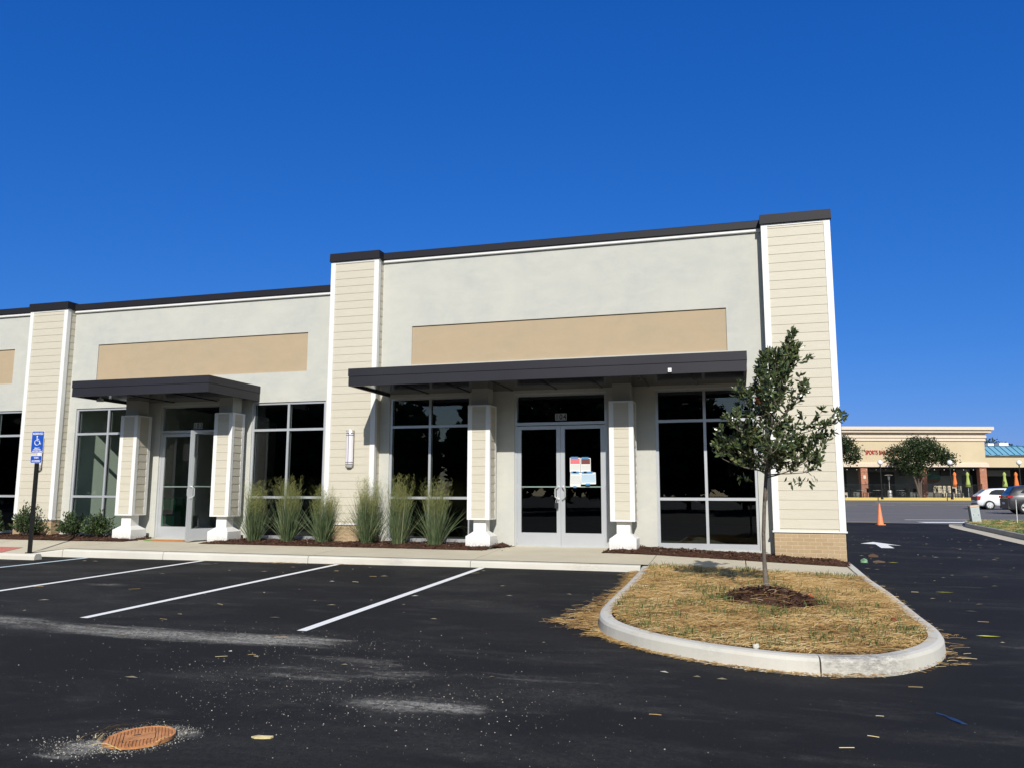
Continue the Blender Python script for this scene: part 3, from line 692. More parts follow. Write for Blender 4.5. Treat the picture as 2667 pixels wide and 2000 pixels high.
def pilaster(key, ztop, bricktop, lb):
    x0, x1 = PIL[key]; yb = .35 if key != 'left' else .3
    m = MB(); m.box(x0+.004,x1-.004,-PD+.004,yb,bricktop,ztop-.19)
    p = m.build('pilaster', M['siding'], B); p['label'] = lb
    m = MB(); lap_boards(m, x0+.092, x1-.092, -PD, bricktop+.05, ztop-.19)
    lap_boards(m, x1, -.001, -PD+.08, bricktop+.05, ztop-.19, 'x+'); lap_boards(m, x0, -.001, -PD+.08, bricktop+.05, ztop-.19, 'x-')
    m.build('lap_siding', M['siding'], p)
    m = MB(); z0, z1 = bricktop+.012, ztop-.185
    for a, b in ((x0-.02,x0+.092),(x1-.092,x1+.02)): m.box(a,b,-PD-.02,-PD+.0,z0,z1)
    for xx in (x0-.02, x1): m.box(xx,xx+.02,-PD+.0005,-PD+.085,z0,z1)
    m.box(x0-.018,x1+.018,-PD-.018,-PD+.001,ztop-.23,ztop-.187)
    m.build('corner_trim', M['trim'], p)
    m = MB(); m.box(x0-.005,x1+.005,-PD-.015,yb,-.45,bricktop-.022)
    m.build('brick_base', M['brick'], p)
    m = MB(); m.box(x0-.035,x1+.035,-PD-.045,yb,bricktop-.02,bricktop+.01); m.build('sill_band', M['trim'], p)
    m = MB(); a, b, y = x0-.045, x1+.045, -PD-.06
    yc = .08 if key != 'right' else .6; m.frustum(((a+b)/2,(y+yc)/2),((b-a)/2,(yc-y)/2),ztop-.183,((a+b)/2,(y+yc)/2),((b-a)/2-.006,(yc-y)/2-.006),ztop)
    m.build('pilaster_cap', M['cap'], p)
pilaster('left', 5.76, .41, 'siding pilaster between units 102 and 103'); pilaster('mid', 6.37, .40, 'taller siding pilaster between units 103 and 104'); pilaster('right', 6.385, .385, 'corner siding pilaster by the drive')
# side wall, rear and roof
m = MB(); m.box(.6,1.75,.36,24,-.4,6.2); m.build('side_wall', M['stucco'], B)
m = MB(); m.box(-24,1.7,.31,24,4.55,4.75); m.build('roof', M['cap'], B)
m = MB(); m.box(-24,1.7,23.8,24,-.3,4.5); m.build('rear_wall', M['stucco'], B)
m = MB(); m.tube([(1.76,.45,2.4),(1.82,.45,2.4),(1.86,.45,2.34),(1.86,.45,-.2)], .035, 8); m.build('downspout', M['cap'], B)
# interiors
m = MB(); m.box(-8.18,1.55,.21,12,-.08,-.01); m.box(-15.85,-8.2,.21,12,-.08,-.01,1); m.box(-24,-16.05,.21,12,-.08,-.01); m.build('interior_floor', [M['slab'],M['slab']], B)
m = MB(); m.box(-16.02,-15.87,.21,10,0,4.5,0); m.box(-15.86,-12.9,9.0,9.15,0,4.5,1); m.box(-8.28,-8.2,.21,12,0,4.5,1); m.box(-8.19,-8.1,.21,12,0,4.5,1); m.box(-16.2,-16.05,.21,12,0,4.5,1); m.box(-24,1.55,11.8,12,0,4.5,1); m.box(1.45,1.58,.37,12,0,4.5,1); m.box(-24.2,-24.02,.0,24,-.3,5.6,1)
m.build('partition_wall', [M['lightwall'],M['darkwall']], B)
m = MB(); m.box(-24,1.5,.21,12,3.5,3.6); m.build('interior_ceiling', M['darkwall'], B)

FY0, FY1 = .03, .13     # storefront frame depth, set back from the stucco face
def window(t):
    x0, x1, xm = t[:3]; m = MB(); fw_ = .052
    m.box(x0,x0+fw_,FY0,FY1,WB,WT); m.box(x1-fw_,x1,FY0,FY1,WB,WT)
    m.box(x0+fw_,x1-fw_,FY0,FY1,WT-fw_,WT); m.box(x0+fw_,x1-fw_,FY0-.004,FY1,WB,.113)
    for zc in (2.471,.955): m.box(x0+fw_,xm-.026,FY0+.002,FY1-.002,zc-.027,zc+.027); m.box(xm+.026,x1-fw_,FY0+.002,FY1-.002,zc-.027,zc+.027)
    m.box(xm-.026,xm+.026,FY0+.001,FY1,.1135,WT-fw_-.0005)
    o = m.build('window', M['alu'], B)
    q = MB(); yg = .08
    for a, b in ((x0+fw_-.004,xm-.022),(xm+.022,x1-fw_+.004)):
        for c, d in ((.11,.93),(.98,2.446),(2.496,WT-fw_+.003)): q.add([(a,yg,c),(b,yg,c),(b,yg,d),(a,yg,d)], [(0,1,2,3)])
    q.build('pane', M['glass'], o)
    r_ = MB()     # black gaskets round the glass
    for a, b in ((x0+fw_,xm-.026),(xm+.026,x1-fw_)):
        for c, d in ((.113,.928),(.982,2.444),(2.498,WT-fw_)):
            for (p,q_,s,t_) in ((a,a+.007,c,d),(b-.007,b,c,d),(a+.007,b-.007,c,c+.007),(a+.007,b-.007,d-.007,d)): r_.box(p,q_,.062,.078,s,t_)
    r_.build('gasket', M['black'], o)
    return o
for k in WIN: window(WIN[k])
def pull(m, x, s):
    """tubular door pull, bowed towards s"""
    m.tube([(x,-.002,1.19),(x,-.05,1.19),(x+s*.015,-.062,1.175),(x+s*.055,-.066,1.14),(x+s*.055,-.066,.99),(x+s*.015,-.062,.955),(x,-.05,.94),(x,-.002,.94)], .0125, 8)
    for z in (1.19,.94): m.lathe([(.0,-.003),(.028,-.003),(.028,-.014),(.012,-.016)], (x,0,z), 12, 0, 'y')
def leaf(parent, w, hinge, latch_right):
    """door leaf in local coords: x 0..w, face at y=0"""
    m = MB(); t = .045; st = .085
    m.box(0,st,0,t,.012,2.43); m.box(w-st,w,0,t,.012,2.43); m.box(st,w-st,0,t,2.36,2.43); m.box(st,w-st,0,t,.012,.27)
    o = m.build('door_leaf', M['alu'], parent)
    q = MB(); q.add([(st-.003,.022,.265),(w-st+.003,.022,.265),(w-st+.003,.022,2.363),(st-.003,.022,2.363)], [(0,1,2,3)]); q.build('door_glass', M['glass'], o)
    h = MB(); xh = w-.045 if latch_right else .045; pull(h, xh, -1 if latch_right else 1); h.build('handle', M['steel'], o)
    p = MB(); p.box(st,w-st,.048,.066,1.178,1.202); p.build('push_bar', M['alu'], o)
    for z in (.10,1.2,2.38):
        b = MB(); xx = -.004 if latch_right else w+.004; b.tube([(xx,-.008,z-.05),(xx,-.008,z+.05)], .009, 6); b.build('hinge', M['steel'], o)
    return o
def door_unit(D, num, nx, open_right=None):
    x0, x1, xm = D; m = MB(); f = .052
    m.box(x0,x0+f,FY0,FY1,0,WT); m.box(x1-f,x1,FY0,FY1,0,WT); m.box(x0+f,x1-f,FY0,FY1,WT-f,WT); m.box(x0+f,x1-f,FY0-.002,FY1,2.445,2.505)
    m.box(x0+f,x1-f,FY0-.02,FY1,.0,.012)
    o = m.build('door_frame', M['alu'], B)
    q = MB(); q.add([(x0+f-.003,.08,2.503),(x1-f+.003,.08,2.503),(x1-f+.003,.08,WT-f+.003),(x0+f-.003,.08,WT-f+.003)], [(0,1,2,3)]); q.build('transom_glass', M['glass'], o)
    n = MB(); w = .247; h = .142
    for i in range(3): n.box(nx+i*w/3+.003,nx+(i+1)*w/3-.003,.072,.0765,2.537,2.537+h)
    n.build('number_plate', M['numtile'], o)
    for i, ch in enumerate(num): lettering(ch, .15, M['dark'], o, (nx+(i+.5)*w/3,.071,2.537+h/2), name='number', sx=.78, off=.004)
    wl = xm-(x0+f)-.004
    l1 = leaf(B, wl, 0, True); l1.location = (x0+f+.002,.035,0)
    wr = (x1-f)-xm-.004
    l2 = leaf(B, wr, 0, False)
    if open_right is None: l2.location = (xm+.002,.035,0)
    else:
        a = open_right; hx = x1-f-.004; l2.rotation_euler = (0,0,a); l2.location = (hx-wr*math.cos(a), .02-wr*math.sin(a), 0)
        l2['label'] = 'right leaf of door 103 standing open'
M['numtile'] = plain('number_tile', (.45,.45,.44), .5)
door_unit(D4, '104', -3.611); door_unit(D3, '103', -12.354, R(66))
# green racking seen inside unit 103
gr = empty('storage_unit', (-14.55,2.0,0), 0, 'green boxy unit standing inside unit 103 behind the left window', 'cabinet')
m = MB(); m.box(-.3,.45,-.25,.25,.0,.9); m.build('cabinet_body', M['green'], gr)
m = MB(); m.box(-.28,.43,-.262,-.252,.46,.6); m.build('cabinet_slot', M['dark'], gr)

def canopy(x0, x1, lb):
    y0, zb, zt = -1.85, 3.13, 3.475
    m = MB(); zm = 3.315
    m.box(x0,x1,y0,-.0015,zm+.006,zt); m.box(x0+.012,x1-.012,y0+.012,-.0015,zm-.002,zm+.0055); m.box(x0+.008,x1-.008,y0+.008,y0+.06,zb,zm-.0025); m.box(x0+.008,x0+.06,y0+.061,-.0015,zb,zm-.0025); m.box(x1-.06,x1-.008,y0+.061,-.0015,zb,zm-.0025)
    o = m.build('canopy', M['fascia'], B); o['label'] = lb
    s = MB(); s.box(x0+.061,x1-.061,y0+.061,-.002,3.17,3.2)
    n = int((x1-x0)/.9)
    for i in range(1, n): xx = lerp(x0,x1,i/n); s.box(xx-.03,xx+.03,y0+.062,-.003,3.158,3.169)
    s.build('soffit', M['soffit'], o)
    for xx in ((x0*.75+x1*.25),(x0*.25+x1*.75)): d = MB(); d.lathe([(0,3.166),(.06,3.166),(.075,3.160),(.085,3.168)], (xx,-1.0,0), 16); d.build('downlight', M['fascia'], o)
canopy(-7.34, .19, 'long dark canopy over door 104'); canopy(-14.06,-10.54, 'short dark canopy over door 103')
def column(cx, z0, lb):
    cy = -.395; hb = (.255,.245)
    m = MB(); m.box(cx-.175,cx+.175,cy-.165,cy+.165,2.826,3.169); p = m.build('column', M['postgrey'], B); p['label'] = lb
    m = MB(); m.box(cx-hb[0],cx+hb[0],cy-hb[1],cy+hb[1],z0,.21); m.frustum((cx,cy),hb,.2105,(cx,cy),(.13,.125),.302); m.box(cx-.13,cx+.13,cy-.125,cy+.125,.3025,.535)
    m.build('column_base', M['trim'], p)
    w, d, zb, zt = .235, .23, .535, 2.825
    m = MB(); m.box(cx-w+.012,cx+w-.012,cy-d+.012,cy+d-.012,zb+.001,zt-.001)
    lap_boards(m, cx-w+.09, cx+w-.09, cy-d+.012, zb+.03, zt-.03)
    lap_boards(m, cx+w-.012, cy+d-.09, cy-d+.09, zb+.03, zt-.03, 'x+'); lap_boards(m, cx-w+.012, cy+d-.09, cy-d+.09, zb+.03, zt-.03, 'x-')
    m.build('column_cladding', M['siding'], p)
    m = MB()
    for sx in (-1,1):
        for sy in (-1,1):
            ax, bx = sorted((cx+sx*w, cx+sx*(w-.09))); ay, by = sorted((cy+sy*d, cy+sy*(d-.02))); m.box(ax,bx,ay,by,zb,zt)
            ax, bx = sorted((cx+sx*w, cx+sx*(w-.02))); ay, by = sorted((cy+sy*(d-.0205), cy+sy*(d-.09))); m.box(ax,bx,ay,by,zb,zt)
    for z_ in (zb, zt-.03):
        for sy in (-1,1): ay, by = sorted((cy+sy*(d-.002), cy+sy*(d-.02))); m.box(cx-w+.0905,cx+w-.0905,ay,by,z_,z_+.03)
        for sx in (-1,1): ax, bx = sorted((cx+sx*(w-.002), cx+sx*(w-.02))); m.box(ax,bx,cy-d+.0905,cy+d-.0905,z_,z_+.03)
    m.build('column_trim', M['trim'], p)
column(-5.03,-.06,'column left of door 104'); column(-2.155,-.06,'column right of door 104'); column(-13.57,-.08,'column left of door 103'); column(-11.03,-.08,'column right of door 103')

# fixtures on the building
def wall_light(x, z0, z1, lb):
    t = empty('wall_light', (x,-PD-.013,z0), 0, lb, 'wall light', 'tubular wall lights on the pilasters'); h = z1-z0
    m = MB(); m.box(-.06,.06,-.02,0,.01,h-.01); m.build('back_plate', M['steel'], t)
    m = MB(); n = 12
    m.add([(.085*math.sin(a), -.02-.085*math.cos(a)*.9, zz) for zz in (.07,h-.07) for a in [R(-90+180*k/n) for k in range(n+1)]],
          [(k,k+1,n+2+k,n+1+k) for k in range(n)]); m.build('diffuser', M['lampwhite'], t, True)
    for za, zb in ((0,.065),(h-.065,h)):
        m = MB(); m.add([(.09*math.sin(a)*q, -.02-.09*math.cos(a)*.9*q, zz) for zz, q in ((za,.75 if za == 0 else 1),(zb,1 if za == 0 else .75)) for a in [R(-90+180*k/n) for k in range(n+1)]]+[(0,-.02,za),(0,-.02,zb)],
              [(k,k+1,n+2+k,n+1+k) for k in range(n)]+[(k,2*n+2,k+1) for k in range(n)]+[(n+1+k,n+2+k,2*n+3) for k in range(n)]); m.build('end_cap', M['steel'], t)
    m = MB()
    for zz in (.07,.11,h-.11,h-.07):
        m.tube([(.089*math.sin(a), -.02-.089*math.cos(a)*.9, zz) for a in [R(-90+180*k/n) for k in range(n+1)]], .005, 5)
    m.tube([(.0,-.099,.07),(.0,-.099,h-.07)], .005, 5)
    for s in (-1,1): m.tube([(s*.086,-.022,.0),(s*.086,-.022,h)], .006, 5)
    m.build('cage', M['fascia'], t)
wall_light(-8.07,1.60,2.40,'white half round wall light on the pilaster left of the long canopy'); wall_light(-16.47,1.58,2.38,'white half round wall light on the pilaster behind the parking sign')
t = empty('sensor', (-1.11,-1.852,3.19), 0, 'small white sensor box on the long canopy edge', 'sensor'); m = MB(); m.box(-.03,.03,-.03,-.0,-.035,.035); m.build('housing', M['white'], t); m = MB(); m.lathe([(0,-.042),(.015,-.04),(.02,-.0305)], (0,0,0), 10, 0, 'y'); m.build('lens', M['lampwhite'], t)
t = empty('floodlight', (-13.75,-1.35,3.17), 0, 'small white lamp under the left end of the short canopy', 'lamp'); m = MB(); m.tube([(0,0,0),(0,0,-.03)], .02, 8); m.build('stem', M['white'], t); m = MB(); m.frustum((0,0),(.06,.05),-.10,(0,0),(.045,.04),-.03); m.build('lamp_head', M['white'], t)
def notice(x0,x1,z0,z1,bands,lb,tape=True,rot=0):
    t = empty('notice', ((x0+x1)/2,.030,(z0+z1)/2), 0, lb, 'notice', 'papers taped to door 104'); t.rotation_euler = (0,rot,0)
    w, h = x1-x0, z1-z0
    m = MB(); m.box(-w/2,w/2,-.002,0,-h/2,h/2); m.build('sheet', M['paper'], t)
    m = MB()
    for a,b,mi in bands: m.box(-w/2+.012,w/2-.012,-.0032,-.0022,lerp(-h/2,h/2,a),lerp(-h/2,h/2,b),mi)
    m.build('printing', [M['pinkink'],M['maroon'],M['inkgrey'],M['inkblue']], t)
    m = MB(); m.box(-w*.42,w*.3,-.0048,-.0035,h/2-.02,h/2+.02); m.build('tape', M['bluetape'], t); m = MB(); m.box(-w*.2,w*.1,-.0048,-.0035,-h/2-.02,-h/2+.015); m.build('tape', M['bluetape'], t)
M['paper'] = plain('paper', (.72,.74,.72), .8, var=.03); M['pinkink'] = plain('pink_ink', (.66,.17,.2), .8); M['maroon'] = plain('maroon_ink', (.16,.05,.05), .8); M['inkgrey'] = plain('grey_ink', (.45,.46,.46), .8); M['inkblue'] = plain('pale_blue_ink', (.42,.55,.66), .8); M['bluetape'] = plain('blue_tape', (.06,.22,.45), .6)
ln = lambda a0, n, mi=2: [(a0-.055*k-.02, a0-.055*k, mi) for k in range(n)]
notice(-3.298,-3.082,1.485,1.772,[(.57,.95,0)]+ln(.48,6),'notice with a pink heading taped to door 104'); notice(-3.076,-2.872,1.483,1.764,[(.57,.95,1)]+ln(.48,6),'notice with a dark maroon heading taped to door 104',rot=.0)
notice(-3.294,-3.076,1.19,1.476,[(.86,.9,3)]+ln(.78,11),'taller pale sheet below the pink notice on door 104',rot=.03); notice(-3.072,-2.772,1.241,1.474,[(.15,.85,3)],'wide pale blue sheet at lower right on door 104',rot=-.02)
t = empty('lockbox', (-3.565,-.03,.93), 0, 'grey key box hanging from the left pull handle of door 104', 'lockbox')
m = MB(); m.tube([(-.018,0,-.06),(-.018,0,-.01),(0,0,.012),(.018,0,-.01),(.018,0,-.06)], .005, 6); m.build('shackle', M['steel'], t); m = MB(); m.box(-.034,.034,-.02,.02,-.17,-.06); m.box(-.028,.028,-.025,-.0205,-.16,-.07); m.build('box_body', M['fascia'], t)
t = empty('door_mat', (-12.55,-.5,zs(-12.5,-.5)+.003), R(2), 'flat orange and green strip lying before door 103', 'mat'); m = MB(); m.box(-.2,.62,-.12,.12,0,.014); m.build('mat_body', plain('orange_mat', (.5,.2,.06), .9, var=.2, scale=12), t); m = MB(); m.box(-.42,-.201,-.12,.12,0,.015); m.build('mat_end', plain('green_mat', (.2,.32,.08), .9, var=.2), t)

# ------------------------------------------------------------------ accessible parking sign and wheel stop
t = empty('parking_sign', (-14.37,-2.3,zs(-14.37,-2.3)-.02), R(8), 'blue and white reserved parking sign on a black post', 'sign')
m = MB(); m.box(-.032,.032,-.03,.03,0,2.05); m.box(-.06,.06,-.06,.06,0,.035); m.build('post', M['black'], t)
M['signblue'] = plain('sign_blue', (.01,.075,.42), .4, var=.03)
def rrect(w, h, r_, n=5):
    out = []
    for cx, cz, a0 in ((w/2-r_,h/2-r_,0),(-w/2+r_,h/2-r_,90),(-w/2+r_,-h/2+r_,180),(w/2-r_,-h/2+r_,270)):
        for k in range(n+1): a = R(a0+90*k/n); out.append((cx+r_*math.cos(a), cz+r_*math.sin(a)))
    return out
def plate(name, w, h, zc, lines, sym=False):
    m = MB(); m.prism([(x, z+zc) for x, z in rrect(w,h,.025)][::-1], 'y', -.034, -.031); p = m.build(name, M['white'], t)
    m = MB(); m.prism([(x, z+zc) for x, z in rrect(w-.012,h-.012,.02)][::-1], 'y', -.0355, -.0342); m.build('sign_face', M['signblue'], p)
    for txt, sz, dz, sx in lines: lettering(txt, sz, M['white'], p, (0,-.0365,zc+dz), sx=sx, ext=.0008, off=.0012)
    if sym:
        s = MB(); zc += .015; s.lathe([(0,-.0362),(.017,-.0362),(.017,-.0372),(0,-.0372)], (-.015,0,zc+.095), 14, 0, 'y')
        s.tube([(-.015,-.037,zc+.07),(-.011,-.037,zc+.005),(.045,-.037,zc+.003),(.068,-.037,zc-.065),(.088,-.037,zc-.058)], .0085, 6)
        s.tube([(-.013,-.037,zc+.04),(.035,-.037,zc+.04)], .0075, 6)
        s.tube([(-.005+.058*math.cos(R(a)),-.037,zc-.03+.058*math.sin(R(a))) for a in range(115,385,15)], .0075, 6)
        s.build('wheelchair_symbol', M['white'], p)
plate('upper_plate', .29, .46, 2.345, [('RESERVED',.062,.17,.86),('PENALTY',.032,-.135,.9),('$100-500 FINE',.032,-.170,.9),('TOW-AWAY ZONE',.03,-.203,.9)], True)
plate('lower_plate', .27, .155, 1.975, [('VAN',.055,.033,.95),('ACCESSIBLE',.045,-.036,.85)])
t = empty('wheel_stop', (-14.35,-3.0,g(-14.3,-3.0)), 0, 'white concrete wheel stop in the accessible bay', 'wheel stop')
m = MB(); m.prism([(-.09,0),(-.085,.07),(-.05,.115),(.05,.115),(.085,.07),(.09,0)], 'x', -.95, .95); m.build('stop_body', M['kerb'], t)
for xx in (-.6,.6): m = MB(); m.lathe([(0,.1185),(.018,.1185),(.018,.1155)], (xx,0,0), 8); m.build('anchor_bolt', M['steel'], t)

# ------------------------------------------------------------------ planting
def clump(x, y, h, w, seed, lb, nb=470, dense=1., floppy=.0):
    random.seed(seed); t = empty('ornamental_grass', (x,y,zs(x,y)+.03), 0, lb, 'grass', 'tall ornamental grasses in the mulch bed')
    m = MB(); sd = MB()
    for i in range(nb+120):
        a = random.uniform(0,2*math.pi); r0 = .125*math.sqrt(random.random()); stalk = i % 4 == 0
        lean = abs(random.gauss(0,.13))+.03; L = h*random.uniform(.3,.8)
        if stalk: L = h*random.uniform(.66,1.06); lean = abs(random.gauss(0,.11))
        elif random.random() < .16+floppy*.3: lean = random.uniform(.35,.85); L = h*random.uniform(.4,.75)
        out = L*lean*(w/.62); bx, by = math.cos(a)*r0, math.sin(a)*r0; w0 = random.uniform(.0035,.0075)*(.4 if stalk else 1); r_ = random.random(); wob = random.uniform(-.6,.6)
        pts = []; N = 6; droop = 0 if stalk else random.choice([0,0,.15,.4,.8])*out
        for k in range(N+1):
            s_ = k/N; oo = out*s_**1.25; zz = L*math.sqrt(max(.2,1-lean*lean*.5))*s_-droop*s_**4; aa = a+wob*s_*.7
            pts.append((bx+math.cos(aa)*oo, by+math.sin(aa)*oo, zz))
        q0 = random.uniform(0,3.14); px, py = math.cos(q0)*w0, math.sin(q0)*w0; vs = []
        for k, p in enumerate(pts):
            q = (1-(k/N)**2)*.9+.1; vs += [(p[0]-px*q,p[1]-py*q,p[2]),(p[0]+px*q,p[1]+py*q,p[2])]
        m.add(vs, [(2*k,2*k+1,2*k+3,2*k+2) for k in range(N)], 0, min(1,.1+.6*r_+(.3 if random.random() < .1 else 0)))
        if stalk and random.random() < .85*dense:
            P_ = [Vector(p) for p in pts]
            for _ in range(15):
                f = random.uniform(.6,1.0)*N; k = min(N-1,int(f)); c = P_[k].lerp(P_[k+1], f-k); q = random.uniform(0,2*math.pi); ll = random.uniform(.03,.13)*(1.3-.9*(f/N-.5)*2*.8)
                e = c+Vector((math.cos(q)*ll*.75, math.sin(q)*ll*.75, ll*.8)); ww = .0011
                sd.add([(c.x-ww,c.y,c.z),(c.x+ww,c.y,c.z),(e.x+ww,e.y,e.z),(e.x-ww,e.y,e.z)], [(0,1,2,3)], 0, random.random())
                for kk in (.6,1.): u_ = c.lerp(e,kk); sd.add([(u_.x-.003,u_.y,u_.z),(u_.x,u_.y-.002,u_.z-.005),(u_.x+.003,u_.y,u_.z),(u_.x,u_.y+.002,u_.z+.006)], [(0,1,2,3)], 0, random.random())
    m.build('blades', M['blade'], t); sd.build('seed_heads', M['seed'], t)
clump(-10.2,-.5,1.27,.62,1,'grass clump between the right column of door 103 and the window mullion'); clump(-9.37,-.5,1.36,.68,2,'tallest yellowish grass clump in front of the window mullion left of the pilaster')
clump(-8.53,-.5,1.17,.72,3,'low spreading grass clump at the left foot of the tall pilaster',nb=560,floppy=.4,dense=.6); clump(-7.5,-.5,1.33,.70,4,'wide dense grass clump at the right foot of the tall pilaster',nb=600,floppy=.3,dense=.8)
clump(-6.78,-.5,1.38,.62,5,'upright grass clump before the left pane beside door 104'); clump(-5.98,-.52,1.30,.62,6,'grass clump nearest the left column of door 104',nb=380,floppy=.5)
random.seed(21)
def leafquad(m, p, dirv, L, w, r, fold=.25):
    d = dirv.normalized(); a = d.cross(Vector((random.uniform(-1,1),random.uniform(-1,1),random.uniform(-.3,1)))).normalized(); nrm = d.cross(a)
    pts = [p, p+d*L*.3+a*w*.42+nrm*fold*w*.5, p+d*L*.65+a*w*.45+nrm*fold*w*.5, p+d*L-nrm*.08*L, p+d*L*.65-a*w*.45+nrm*fold*w*.5, p+d*L*.3-a*w*.42+nrm*fold*w*.5, p+d*L*.35, p+d*L*.68]
    m.add(pts, [(0,6,1),(6,7,2,1),(7,3,2),(0,5,6),(5,4,7,6),(4,3,7)], 0, r)
def shrub(x, y, w, h, seed, lb):
    random.seed(seed); t = empty('shrub', (x,y,zs(x,y)+.02), 0, lb, 'shrub', 'low evergreen shrubs by door 103')
    m = MB(); s = MB()
    for i in range(80):
        a = random.uniform(0,2*math.pi); e = random.uniform(.1,1.45); rr = random.uniform(.65,1.0)*(1+.2*math.sin(3*a+seed))
        tip = Vector((math.cos(a)*math.cos(e)*w*.5*rr, math.sin(a)*math.cos(e)*w*.42*rr, .1+math.sin(e)*(h-.1)*rr))
        b0 = Vector((random.uniform(-.03,.03),random.uniform(-.03,.03),0)); mid = b0.lerp(tip,.5)+Vector((0,0,.04))
        s.tube([b0, mid, tip], [.008,.006,.002], 5)
        for k in range(26):
            q = random.uniform(.35,1.05); p = (b0.lerp(mid,q*2) if q < .5 else mid.lerp(tip,(q-.5)*2))+Vector((random.gauss(0,.03),random.gauss(0,.03),random.gauss(0,.02)))
            d = (tip-b0).normalized()+Vector((random.gauss(0,.8),random.gauss(0,.8),random.gauss(.2,.6)))
            leafquad(m, p, d, random.uniform(.045,.075), random.uniform(.024,.034), random.random())
    s.build('stems', M['darkbark'], t); m.build('foliage', M['shrubleaf'], t)
shrub(-16.4,-.55,.95,.66,31,'rounded evergreen shrub just left of the parking sign post'); shrub(-15.08,-.55,.82,.57,32,'evergreen shrub at the right foot of the brick pilaster base')
shrub(-14.32,-.55,.82,.56,33,'evergreen shrub beside the left column base of door 103'); shrub(-17.5,-.55,.8,.6,34,'evergreen shrub cut off at the left photo edge')

# young tree on the island
random.seed(5)
t = empty('young_tree', (TX,TY,zmound(TX,TY)-.02), 0, 'slender young evergreen tree with red tinged leaves on the straw island', 'tree')
m = MB(); trunk = [(0,0,0),(-.012,0,.35),(-.008,0,.62),(.015,.01,.95),(.05,.01,1.33),(.10,.0,1.75),(.18,.01,2.2),(.30,.0,2.62),(.40,0,2.85)]
m.tube(trunk, [.030,.023,.022,.021,.020,.016,.012,.008,.004], 10); m.tube([(.02,0,.98),(.03,-.02,1.02),(.03,-.024,1.1),(.03,-.012,1.16)], [.012,.022,.022,.01], 8)
m.tube([(-.012,-.02,.6),(-.012,-.03,.63),(-.01,-.02,.66)], [.01,.018,.01], 6)
m.build('trunk', M['bark'], t, True)
bm_ = MB(); lf = MB()
def tz(z):
    for p, q in zip(trunk, trunk[1:]):
        if z <= q[2]: return Vector(p).lerp(Vector(q), (z-p[2])/(q[2]-p[2]))
    return Vector(trunk[-1])
def prof(z):   # crown half-width by height
    return table([(1.2,.5),(1.4,.53),(1.65,.56),(2.0,.52),(2.3,.41),(2.6,.25),(2.85,.12),(3.05,.05)], z)
def whorl(p, d, n, L0):
    redtwig = random.random() < .004
    for k in range(n):
        q = Vector((random.gauss(0,1),random.gauss(0,1),random.gauss(0,1))); dd = d*.75+q*.62
        rr = random.random(); rr = rr*.9 if not redtwig else random.uniform(.95,1)
        leafquad(lf, p+Vector((random.gauss(0,.008),random.gauss(0,.008),random.gauss(0,.008))), dd, L0*random.uniform(.7,1.15), L0*random.uniform(.34,.44), rr)
def twig(p0, d, L, r0, depth, lift=.12):
    n = 4; pts = [p0]; dd = d.normalized()
    for k in range(n):
        dd = (dd+Vector((random.gauss(0,.10),random.gauss(0,.10),(.14 if depth == 0 else lift)+random.gauss(0,.06)))).normalized(); pts.append(pts[-1]+dd*L/n)
    bm_.tube(pts, [lerp(r0,r0*.4,k/n) for k in range(n+1)], 5)
    if depth == 0:
        for k in range(1, n+1):
            whorl(pts[k], (pts[k]-pts[k-1]).normalized(), 4 if k < n else 8, .08)
    else:
        for k in range(1, n+1):
            for _ in range((1 if k < 2 else 2) if k < n else 3):
                q = Vector((random.gauss(0,1),random.gauss(0,1),random.gauss(.75,.5))).normalized()
                twig(pts[k], (dd*.7+q*.85), min(.34, L*random.uniform(.24,.5)), r0*.5, 0)
NB = 32
for i in range(NB):
    f = i/(NB-1); z0 = lerp(1.27, 2.6, f); a = i*2.4+random.uniform(-.4,.4); b = tz(z0)
    asc = lerp(.22, 1.5, f); reach = prof(z0+.1)*random.choice([.6,.8,.95,1.1,1.2])*(.78 if math.cos(a) < 0 else .97)
    d = Vector((math.cos(a), math.sin(a)*.9, asc*random.uniform(.6,1.2)))
    L = reach*lerp(1.05,1.15,f)
    twig(b, d, max(L,.16), .009*(1-.5*f), 1 if L > .24 else 0, lerp(.04,.16,f))
for z in (2.62,2.7,2.78,2.85,2.9): twig(tz(min(z,2.84)), Vector((random.gauss(0,.25),random.gauss(0,.25),1)), .15, .004, 0)
for (a, z0, L) in ((-.25,1.3,.56),(math.pi+.1,1.34,.52),(math.pi-.35,1.5,.52),(.35,1.36,.60),(-.1,1.5,.60),(math.pi+.3,1.7,.45),(-1.4,1.32,.5),(1.5,1.34,.5),(.15,1.7,.62)):
    twig(tz(z0), Vector((math.cos(a),math.sin(a),.16)), L, .009, 1, .05)
for (x_, z_) in ((.42,1.22),(.34,1.26),(.55,1.27),(-.2,1.3)):
    for _ in range(7): leafquad(lf, Vector((x_+random.gauss(0,.05),random.gauss(0,.06),z_+random.gauss(0,.03))), Vector((random.gauss(0,.6),random.gauss(0,.6),-.8)), .085, .035, random.random()*.7)
bm_.build('branches', M['bark'], t); lf.build('crown', M['leaf'], t)

